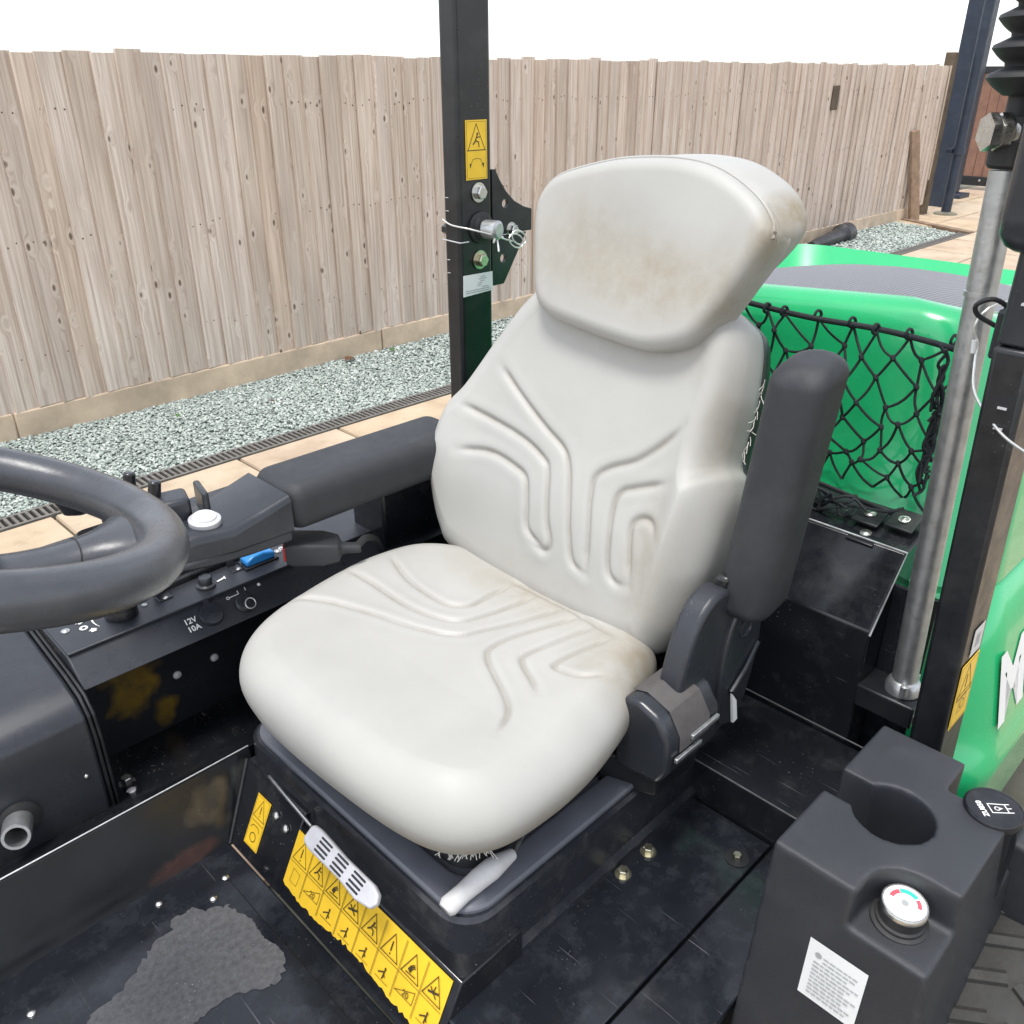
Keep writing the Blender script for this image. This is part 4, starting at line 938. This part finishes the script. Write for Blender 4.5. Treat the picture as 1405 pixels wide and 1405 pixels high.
B().tube([(1.208, lpy - .035, 1.47), (1.190, lpy - .05, 1.464)], .0022, 8).tube([(1.212, lpy - .035, 1.47), (1.206, lpy - .046, 1.452), (1.203, lpy - .05, 1.445)], .002, 8).build('split_pin', 'wire', lp)
wpts = [(1.148, 1.337, 1.500), (1.147, 1.31, 1.492), (1.16, 1.27, 1.487), (1.20, 1.25, 1.474), (1.235, 1.25, 1.462), (1.262, 1.255, 1.455)]
B().tube([tuple(p) for p in spline(wpts, 24)], .0016, 6).build('lanyard_wire', 'wire', lp)
lo = [(1.262 + .020 * math.cos(t) + .008, 1.25, 1.462 + .013 * math.sin(t) - .006 * math.cos(t)) for t in np.linspace(0, 2 * math.pi, 26)[:-1]]
B().tube(lo, .0017, 6, closed=True).tube([(p[0] - .012, p[1] - .004, p[2] - .004) for p in lo[::2]], .0015, 6, closed=True).build('split_ring', 'wire', lp)
B().lathe([(.0028, 0), (.0028, .014)], (1.213, 1.252, 1.471), (.8, 0, -.25), 8).build('wire_ferrule', 'white_film', lp)
b, P, wd, ht = sticker('s', (1.168, lpy, 1.572), (1, 0, 0), (0, 0, 1), .054, .103, lp, bang=False)
P.line([(.012, .028), (.018, .036), (.027, .037), (.036, .036), (.042, .028)], .0008, 1); P.poly([(.010, .020), (.014, .028), (.009, .029)], 1); P.poly([(.044, .020), (.046, .029), (.040, .028)], 1)
b.build('warning_sticker', ['yellow_film', 'black_print'], lp, flat=True, recalc=False)
b = B(); V = [(1.154, 1.357), (1.234, 1.360), (1.233, 1.397), (1.155, 1.398)]
b.prism(V, 'y', lpy - .0006, lpy + .0002, 0); P = Print(b, (1.154, lpy - .0006, 1.357), (1, 0, 0), (0, 0, 1), .0003)
rd = random.Random(3)
for z, a0, a1 in ((.034, .046, .058), (.030, .042, .062), (.026, .046, .056), (.022, .04, .05), (.018, .038, .048), (.010, .006, .07), (.006, .006, .072), (.014, .05, .066)):
    xx = a0
    while xx < a1: w_ = rd.uniform(.0015, .005); P.line([(xx, z), (min(a1, xx + w_), z)], .0016, 1); xx += w_ + .0016
b.build('serial_label', ['white_film', 'grey_print'], lp, flat=True, recalc=False)
for z in (1.54, 1.516, 1.425, 1.40): B().box(1.1485, 1.15, 1.320, 1.328, z, z + .0012).build('score_mark', 'cast_handle', lp)
B().tube([(1.148, 1.338, 1.463), (1.148, 1.30, 1.4615), (1.149, 1.288, 1.461), (1.17, 1.2875, 1.461)], .0012, 6).build('joint_line', 'cast_handle', lp)
hexbolt('pin_end', (1.17, 1.336, 1.478), (0, 1, 0), .010, lp, 'black_steel', h=.02)

rp_ = post('roll_bar_post', (1.088, .236, .66), (1.088, .262, 1.47), .084, .044, MO, bevel=.006)
ru = B(); ru.loft([[(1.092 + a, .264 + c, z) for a, c in rrect(0, .078, 0, .042, .012, 4)] for z in (1.472, 1.60)]); ru.build('upper_tube', 'smooth_plastic', rp_, .003)
sl = B(); sl.loft([[(1.072 + a, .246 + c, z) for a, c in rrect(ins, .095 - ins, ins, .085 - ins, .026 - ins * .5, 5)] for z, ins in ((1.575, .016), (1.58, .008), (1.592, .001), (1.61, 0), (2.3, 0), (2.75, 0))]); sl.build('roll_bar_sleeve', 'smooth_plastic', rp_, angle=60)
def sheared(bv, x0, z0): return [(v[0], v[1] + (v[2] - .66) * .026 / .81 - .0038, v[2]) for v in bv]
b, P, wd, ht = sticker('s', (1.098, .2385, .935), (1, 0, 0), (0, 0, 1), .062, .105, rp_)
P.line([(.018, .02), (.044, .02), (.044, .044), (.018, .044)], .0008, 1, True); P.disc(.031, .032, .008, 1, 14, .0066, 0, 359)
b.v = sheared(b.v, 0, 0); b.build('warning_sticker', ['yellow_film', 'black_print'], rp_, flat=True, recalc=False)
b = B(); b.add([(1.118, .2384, 1.046), (1.156, .2384, 1.046), (1.156, .2384, 1.09), (1.118, .2384, 1.09)], [(0, 1, 2, 3)], 0); P = Print(b, (1.118, .2384, 1.046), (1, 0, 0), (0, 0, 1), .0004)
for k in range(5): P.line([(.012, .014 + k * .004), (.026, .014 + k * .004)], .0018, 1)
b.v = sheared(b.v, 0, 0); b.build('small_label', ['lever_grip', 'grey_print'], rp_, flat=True, recalc=False)
for (y, z) in ((.275, 1.565), (.277, 1.52), (.274, 1.40), (.273, 1.375)): B().box(1.086, 1.0885 if z < 1.47 else 1.0925, y, y + .010, z, z + .0025).build('score_mark', 'cast_handle', rp_)
# galvanised strut beside it
gs = B(); gs.tube([(1.20, .343, .905), (1.20, .366, 1.52), (1.20, .370, 1.648)], [.0185, .0185, .0185], 24); gs = gs.build('galvanised_strut', 'galvanised', MO, angle=50)
B().tube([(1.20, .3662, 1.50), (1.20, .3664, 1.506)], .0195, 24).build('strut_step', 'galvanised', gs)
B().lathe([(.026, 0), (.026, .012), (.022, .02), (.0185, .022)], (1.20, .3425, .895), (0, .037, 1), 24).build('strut_foot', 'galvanised', gs)
for dx in (-.022, .022): B().lathe([(.006, 0), (.006, .018), (.001, .02)], (1.20 + dx, .334, .900), (0, 0, 1), 10).build('foot_nut', 'galvanised', gs)
B().box(1.165, 1.235, .31, .40, .855, .894).build('strut_bracket', 'black_steel', gs, .003)
hexbolt('bolt', (1.185, .318, .868), (-.7, -.7, 0), .0085, gs, 'zinc', h=.012)
B().lathe([(.021, 0), (.024, .004), (.024, .03), (.020, .034)], (1.20, .370, 1.65), (0, 0, 1), 24).build('strut_collar', 'rubber', gs)
nu = B(); nu.lathe([(.021, 0), (.021, .010), (.018, .012), (.018, .013), (.021, .014), (.021, .024), (.015, .026), (.015, .030)], (1.166, .392, 1.690), (.72, -.69, 0), 6); nu.lathe([(.010, .03), (.010, .046), (.009, .048), (.001, .048)], (1.166, .392, 1.690), (.72, -.69, 0), 6, phase=.4); nu.lathe([(.016, .028), (.016, .033)], (1.166, .392, 1.690), (.72, -.69, 0), 20); nu.build('strut_bolt', 'zinc', gs)
B().lathe([(.014, -.02), (.014, .08)], (1.20, .372, 1.684), (0, 0, 1), 20).lathe([(.026, -.010), (.026, .022)], (1.205, .362, 1.684), (0, 0, 1), 16).build('strut_eye', 'rubber', gs)
bl = [(.02, 0)]
for k in range(56): bl.append((.034 - .001 * (k / 8) + .0085 * math.sin(2 * math.pi * k / 8 - 1.4) + .002 * math.sin(4 * math.pi * k / 8), .004 + k * .00375))
bl += [(.02, .22), (.02, .9)]
B().lathe(bl, (1.20, .372, 1.728), (0, .03, 1), 28).build('rubber_bellows', 'rubber', gs, angle=50)
w2 = [(1.205, .33, 1.50), (1.17, .345, 1.492), (1.16, .352, 1.47), (1.165, .345, 1.45), (1.16, .342, 1.43), (1.13, .325, 1.40), (1.09, .285, 1.38), (1.06, .25, 1.372), (1.03, .21, 1.375), (1.02, .17, 1.40)]
B().tube([tuple(p) for p in spline(w2, 40)], .0017, 6).build('lanyard_wire', 'wire', gs)
B().lathe([(.0035, 0), (.0035, .016)], (1.163, .347, 1.438), (0, .1, 1), 10).build('wire_ferrule', 'white_film', gs)
B().tube([tuple(p) for p in spline([(1.165, .33, 1.475), (1.155, .35, 1.487), (1.15, .352, 1.50), (1.155, .335, 1.508), (1.165, .318, 1.495), (1.165, .315, 1.47)], 26)], .003, 8).build('lynch_clip', 'rubber', gs)
B().loft([[(1.14 + a, .305 + c, z) for a, c in rrect(0, .03, 0, .02, .006, 3)] for z in (1.44, 1.50)]).build('clip_lug', 'smooth_plastic', gs, .004)

# ---- green hood
hd_ = thing  # (name kept free)
HC = (.64, 1.20)
def hood_ring(x0, x1, y0, y1, r, zf, n=10): return [(a, b_, zf(a, b_)) for a, b_ in rrect(x0, x1, y0, y1, r, n)]
def crown(a, b_): return 1.436 - .34 * (b_ - .66) ** 2 - .13 * max(0, a - 1.45)
def zc(dz): return lambda a, b_: crown(a, b_) + dz
cst = lambda z: (lambda a, b_: z)
ho = B(); 
ho.loft([hood_ring(1.26, 2.7, .235, 1.45, .10, cst(.48)), hood_ring(1.25, 2.7, .215, 1.47, .10, cst(.70)), hood_ring(1.25, 2.7, .213, 1.47, .10, cst(.735)), hood_ring(1.255, 2.7, .225, 1.46, .11, cst(.752)), hood_ring(1.26, 2.68, .232, 1.45, .12, cst(.80)), hood_ring(1.27, 2.6, .262, 1.42, .13, cst(.93)), hood_ring(1.283, 2.5, .292, 1.39, .13, cst(1.015)), hood_ring(1.290, 2.49, .298, 1.385, .13, cst(1.018)), hood_ring(1.290, 2.49, .297, 1.385, .13, cst(1.022)), hood_ring(1.286, 2.49, .296, 1.385, .13, cst(1.03)),
         hood_ring(1.37, 2.4, .325, 1.36, .13, cst(1.14)), hood_ring(1.395, 2.35, .345, 1.30, .13, cst(1.25)), hood_ring(1.40, 2.3, .365, 1.22, .13, cst(1.34)), hood_ring(1.405, 2.2, .375, 1.16, .13, zc(-.04)), hood_ring(1.412, 2.17, .382, 1.15, .13, zc(-.018)), hood_ring(1.428, 2.15, .398, 1.13, .12, zc(-.004)), hood_ring(1.45, 2.14, .42, 1.115, .12, zc(0)), hood_ring(1.475, 2.125, .45, 1.10, .11, zc(-.004)), hood_ring(1.482, 2.12, .457, 1.093, .11, zc(-.016))])
hood = ho.build('hood', 'green_paint', MO, angle=55)
gm = B(); rings = [hood_ring(1.48 + k * .045, 2.122 - k * .045, .455 + k * .044, 1.095 - k * .044, max(.004, .11 - k * .015), zc(-.010 + .006 * k - .0003 * k * k)) for k in range(7)]
gm.loft(rings, cap=(False, True)); gm.build('grille', 'grille_mesh', hood, angle=60)
lt = B(); u_ = Vector((1, 0, 0)); w_ = Vector((0, .25, .97)).normalized()
text_mesh(lt, 'MP', (1.345, .2355, .80), u_, w_, .165, 0, shear=.12, extr=.003, bold=.007)
lt.v = [(v[0], .2325 - .002 + (v[2] - .80) * .225, v[2]) for v in lt.v]
lt.build('hood_lettering', 'white_print', hood, flat=True, recalc=False)

# ---- cup holder console on the operator's left
ck = B(); TZ = .98
ck.loft([[(a, b_, z) for a, b_ in ((.712 - t, .296 + t * .3), (.712 - t, .117 - t * 1.2), (.992, .117 - t * 1.2), (.992, .296 + t * .3))] for z, t in ((.50, .03), (TZ, 0))])
ck = ck.build('cup_holder', 'cup_plastic', MO)
c1 = B(); c1.lathe([(.044, -.10), (.0465, .05)], (.848, .219, TZ), (0, 0, 1), 48)
c2 = B(); c2.box(.826, .876, .25, .32, TZ - .075, TZ + .05)
c3 = B(); c3.lathe([(.030, -.12), (.031, .05)], (.945, .150, TZ), (0, 0, 1), 32)
c3b = B(); c3b.box(.930, 1.02, .09, .19, TZ - .12, TZ + .05)
c4 = B(); c4.prism(rrect(.60, .782, .02, .199, .045, 6), 'z', TZ - .052, TZ + .05)
boolean(ck, [c1, c2, c3b, c4])
md = ck.modifiers.new('remesh', 'REMESH'); md.mode = 'VOXEL'; md.voxel_size = .0028; md.use_smooth_shade = True
md = ck.modifiers.new('soften', 'SMOOTH'); md.factor = .5; md.iterations = 9
B().lathe([(.001, 0), (.0435, .0), (.0435, .003), (.001, .004)], (.848, .219, TZ - .0995), (0, 0, 1), 32).build('cup_floor', 'cup_plastic', ck)
ga = B(); G0 = Vector((.757, .163, TZ - .052)); gs_ = .84; GA = Vector((-.05, -.05, 1)).normalized()
ga.lathe([(.036, 0), (.036, .004), (.033, .006), (.031, .006), (.031, .010), (.028, .012), (.028, .030), (.029, .031)], G0, GA, 40, 0)
ga.lathe([(.0295, .029), (.0298, .034), (.028, .0365), (.026, .0365), (.0258, .0352)], G0, GA, 40, 1, cap=(False, False))
ga.lathe([(.0262, .0355), (.001, .0357)], G0, GA, 40, 2)
gc = G0 + GA * .0362; gu = Vector((.7071, -.7071, 0)); gu = (gu - GA * gu.dot(GA)).normalized(); gw_ = GA.cross(gu)
P = Print(ga, gc, gu, gw_, .0)
P.disc(0, 0, .020, 3, 12, .0145, 92, 140); P.disc(0, 0, .021, 4, 14, .0150, 18, 88); P.disc(0, 0, .020, 3, 12, .0150, -32, 10)
P.line([(0, 0), (.0006, .019)], .0009, 5); P.disc(0, 0, .0045, 5, 20)
ga.v = [tuple(G0 + (Vector(v) - G0) * gs_) for v in ga.v]
ga.build('dial_gauge', ['rubber', 'zinc', 'white_print', 'dial_red', 'dial_green', 'grey_print'], ck, angle=40, recalc=False)
cp = B(); CC = Vector((.935, .138, .985))
cp.lathe([(.031, -.12), (.032, -.012), (.033, -.010), (.033, -.002), (.0315, 0), (.0305, .0002), (.0300, -.0008), (.001, -.0008)], CC, (0, 0, 1), 44, 0)
P = Print(cp, CC + Vector((0, 0, -.0006)), (.7071, -.7071, 0), (.7071, .7071, 0), .0)
P.line([(-.006, -.008), (-.006, .006), (.013, .004), (.013, -.009)], .0012, 1, True)
for q in (.004, -.0025, -.009): P.line([(.013, q), (.018, q)], .0012, 1)
P.disc(.002, -.002, .0032, 1, 14, .0022, 0, 359); P.poly([(.004, -.004), (.009, -.0022), (.004, .0)], 1)
text_mesh(cp, 'ZU850', CC + Vector((.7071, -.7071, 0)) * -.0125 + Vector((.7071, .7071, 0)) * -.014 + Vector((0, 0, -.0004)), (.7071, .7071, 0), (-.7071, .7071, 0), .0085, 1, extr=.0002, bold=.0003)
cp.build('reservoir_cap', ['black_paint', 'white_print'], ck, angle=40, recalc=False)
B().box(.992, 1.07, .03, .12, .50, .90).build('side_bracket', 'cup_plastic', ck, .008, 3)
b = B(); b.add([(.700, .232, .886), (.701, .165, .886), (.695, .165, .80), (.694, .232, .80)], [(0, 3, 2, 1)], 0)
b.v = [(.712 - (TZ - v[2]) * .0625 - .0006, v[1], v[2]) for v in b.v]
P = Print(b, (.712 - (TZ - .872) * .0625 - .0012, .226, .872), (0, -1, 0), (.0625, 0, 1), 0.)
rd = random.Random(12); P.disc(.007, -.004, .004, 1, 14)
for k in range(11):
    xx = .014 if k < 2 else .004
    while xx < .054 - (k % 3) * .006: w_ = rd.uniform(.002, .007); P.line([(xx, -.004 - k * .0058), (xx + w_, -.004 - k * .0058)], .0017, 1); xx += w_ + .0028
b.build('instruction_label', ['white_film', 'grey_print'], ck, flat=True, recalc=False)

# ---- wheel on the near side
wh = B(); tw = []
for k in range(40):
    a = 2 * math.pi * k / 40; pr = [(.20, -.105), (.30, -.115), (.36, -.10), (.385, -.06), (.39, 0), (.385, .06), (.36, .10), (.30, .115), (.20, .105)]
    tw.append([(1.02 + r * math.cos(a), .06 + y, .40 + r * math.sin(a)) for r, y in pr])
V = [p for r_ in tw for p in r_]; n9 = 9
wh.add(V, [(k * n9 + i, ((k + 1) % 40) * n9 + i, ((k + 1) % 40) * n9 + (i + 1) % n9, k * n9 + (i + 1) % n9) for k in range(40) for i in range(n9)])
for k in range(44):
    a = 2 * math.pi * k / 44
    for s2 in (-1, 1):
        wh.tube([(1.02 + .388 * math.cos(a), .06 + s2 * .006, .40 + .388 * math.sin(a)), (1.02 + .384 * math.cos(a + .06), .06 + s2 * .05, .40 + .384 * math.sin(a + .06)), (1.02 + .362 * math.cos(a + .11), .06 + s2 * .095, .40 + .362 * math.sin(a + .11))], .011, 6)
wh = wh.build('wheel', 'tyre_rubber', MO)
B().lathe([(.205, -.09), (.205, .09), (.19, .095), (.17, .05), (.08, .04), (.07, .06), (.001, .06)], (1.02, .06, .40), (0, -1, 0), 32).build('rim', 'white_film', wh)

# ---- steering wheel
SWC = Vector((.118, .83, 1.41)); ST = R(20); sx = Vector((math.cos(ST), 0, -math.sin(ST))); sy = Vector((0, 1, 0)); sn = Vector((math.sin(ST), 0, math.cos(ST)))
RW = .192
def swp(a, r, h=0): return SWC + (sx * math.cos(a) + sy * math.sin(a)) * r + sn * h
sw_ = B(); sw_.tube([swp(2 * math.pi * k / 72, RW) for k in range(72)], .0235, 18, closed=True)
sw_ = sw_.build('steering_wheel', 'wheel_foam', MO, angle=80)
for ang in (-4, 116, 236):
    a = R(ang); b = B(); rings = []
    for t in np.linspace(0, 1, 18):
        r = .03 + (RW - .03 - .002) * t; w = .024 + .052 * max(0, (t - .6) / .4) ** 2; h = -.050 * (1 - t ** 2.2) - .003; th = .013 + .006 * t
        t_ = (-sx * math.sin(a) + sy * math.cos(a))
        rings.append([swp(a, r, h) + t_ * w * math.cos(q) + sn * th * math.sin(q) for q in np.linspace(0, 2 * math.pi, 21)[:-1]])
    b.loft(rings); b.build('spoke', 'wheel_foam', sw_, angle=80)
    B().tube([tuple(p) for p in rings[10]], .0009, 6, closed=True).build('spoke_seam', 'rubber', sw_)
hub = B(); hub.lathe([(.05, -.05), (.055, -.02), (.05, .0), (.04, .006), (.001, .008)], SWC + sn * -.02, sn, 32); hub.build('hub', 'smooth_plastic', sw_)
B().tube([SWC - sn * .05, SWC - sn * .45], .03, 20).build('steering_column', 'black_steel', sw_)

# ------------------------------------------------------------------ cargo net between seat and hood
net = thing('cargo_net', 'black knotted cord cargo net stretched in front of the green hood', 'net', (1.33, .60, 1.11))
NX = 1.335
rope = [(NX - .005, 1.02, 1.400), (NX, .90, 1.408), (NX, .80, 1.405), (NX, .665, 1.398), (NX, .544, 1.400), (NX - .005, .47, 1.398), (NX - .02, .405, 1.396)]
B().tube([tuple(p) for p in spline(rope, 40)], .0048, 10).build('border_rope', 'rope', net)
cols, rows = 13, 9
def node(i, j):
    """row j from the top; odd rows sit half a mesh over"""
    u = (i + (.5 if j % 2 else 0)) / (cols - .5); v = j / (rows - 1)
    y = 1.02 - .605 * u - .015 * v; z = 1.394 - .262 * v ** 1.12
    rd = random.Random(i * 31 + j * 7)
    y += rd.uniform(-.014, .014) - .012 * math.sin(v * 3) * (u > .6); z += rd.uniform(-.012, .012) - .022 * math.sin(math.pi * min(1, v * 1.2)) * (.5 + .5 * u)
    if j == 0: z = 1.396; 
    x = NX + .010 * math.sin(i * 1.7 + j) - .02 * math.sin(math.pi * v) + .02 * v
    if u > .9: y = max(y, .405); 
    return Vector((x, y, z))
for i in range(cols):
    for sgn in (0, 1):
        pts = []; ii = i
        for j in range(rows):
            # zig-zag run: even rows at i, odd rows at i (right) or i-1 (left)
            k = ii if j % 2 == 0 else (ii if sgn else ii - 1)
            if k < 0 or k > cols - 1: continue
            pts.append(node(k, j))
        full = []
        for a_, b__ in zip(pts[:-1], pts[1:]):
            sag = Vector((0, random.uniform(-.003, .003), -.001 - random.random() * .006))
            for t in np.linspace(0, 1, 6)[:-1]: full.append(a_.lerp(b__, t) + sag * math.sin(math.pi * t))
        full.append(pts[-1])
        cb_ = B().tube([tuple(p + Vector((.002 * sgn, 0, 0))) for p in full], 0.0022, 6)
        for p in pts[1:-1:1]:
            if sgn: cb_.lathe([(.001, -.0055), (.0042, -.003), (.0046, 0), (.0042, .003), (.001, .0055)], tuple(p), (.2, .5, 1), 8)
        cb_.build('cord', 'rope', net)
# loops over the border rope
lo_ = B()
for i in range(cols):
    p = node(i, 0); lo_.tube([(p.x + .0075 * math.cos(t), p.y + .004 * math.sin(t * .5), p.z + .006 + .0075 * math.sin(t)) for t in np.linspace(0, 2 * math.pi, 14)[:-1]], .0025, 6, closed=True)
tag(lo_.build('border_knots', 'rope', net), kind='stuff')
# slack bunch lying along the bottom and at the right side
def bunch(name, pts, n, spread, seed):
    rd = random.Random(seed); b = B(); S = spline(pts, 16)
    for k in range(n):
        i0 = rd.randint(0, 9); i1 = i0 + rd.randint(4, 6); q = [Vector(p) + Vector((rd.uniform(-.5, 0) * spread, rd.uniform(-.3, .3) * spread, rd.uniform(-.5, .7) * spread)) for p in S[i0:i1]]
        b.tube([tuple(p) for p in spline([tuple(p) for p in q], 16)], .0025, 6)
    return b.build(name, 'rope', net)
bunch('slack_bunch', [(1.30, .80, 1.125), (1.295, .65, 1.115), (1.29, .55, 1.115), (1.30, .46, 1.128), (1.31, .42, 1.14)], 34, .045, 3)
bunch('slack_bunch', [(1.30, .425, 1.385), (1.31, .42, 1.32), (1.315, .418, 1.25), (1.31, .42, 1.18), (1.30, .43, 1.13)], 22, .028, 5)
hb = B().tube([(1.315, .95, 1.14), (1.315, .575, 1.133), (1.315, .453, 1.121)], .004, 8).build('lower_bar', 'black_steel', net)
for (y, z, x) in ((.48, 1.118, 1.30), (.43, 1.122, 1.31), (.47, 1.098, 1.27)):
    p = B(); p.add([(x - .028, y + .022, z - .006), (x + .02, y + .022, z + .006), (x + .02, y - .022, z + .006), (x - .028, y - .022, z - .006), (x - .028, y + .022, z - .010), (x + .02, y + .022, z + .001), (x + .02, y - .022, z + .001), (x - .028, y - .022, z - .010)], [(0, 1, 2, 3), (4, 7, 6, 5), (0, 4, 5, 1), (1, 5, 6, 2), (2, 6, 7, 3), (3, 7, 4, 0)])
    tabo = p.build('fixing_tab', 'black_steel', net, .001)
    hexbolt('screw', (x - .006, y, z + .0005), (-.25, 0, 1), .0062, net, 'zinc', dome=True, h=.003)
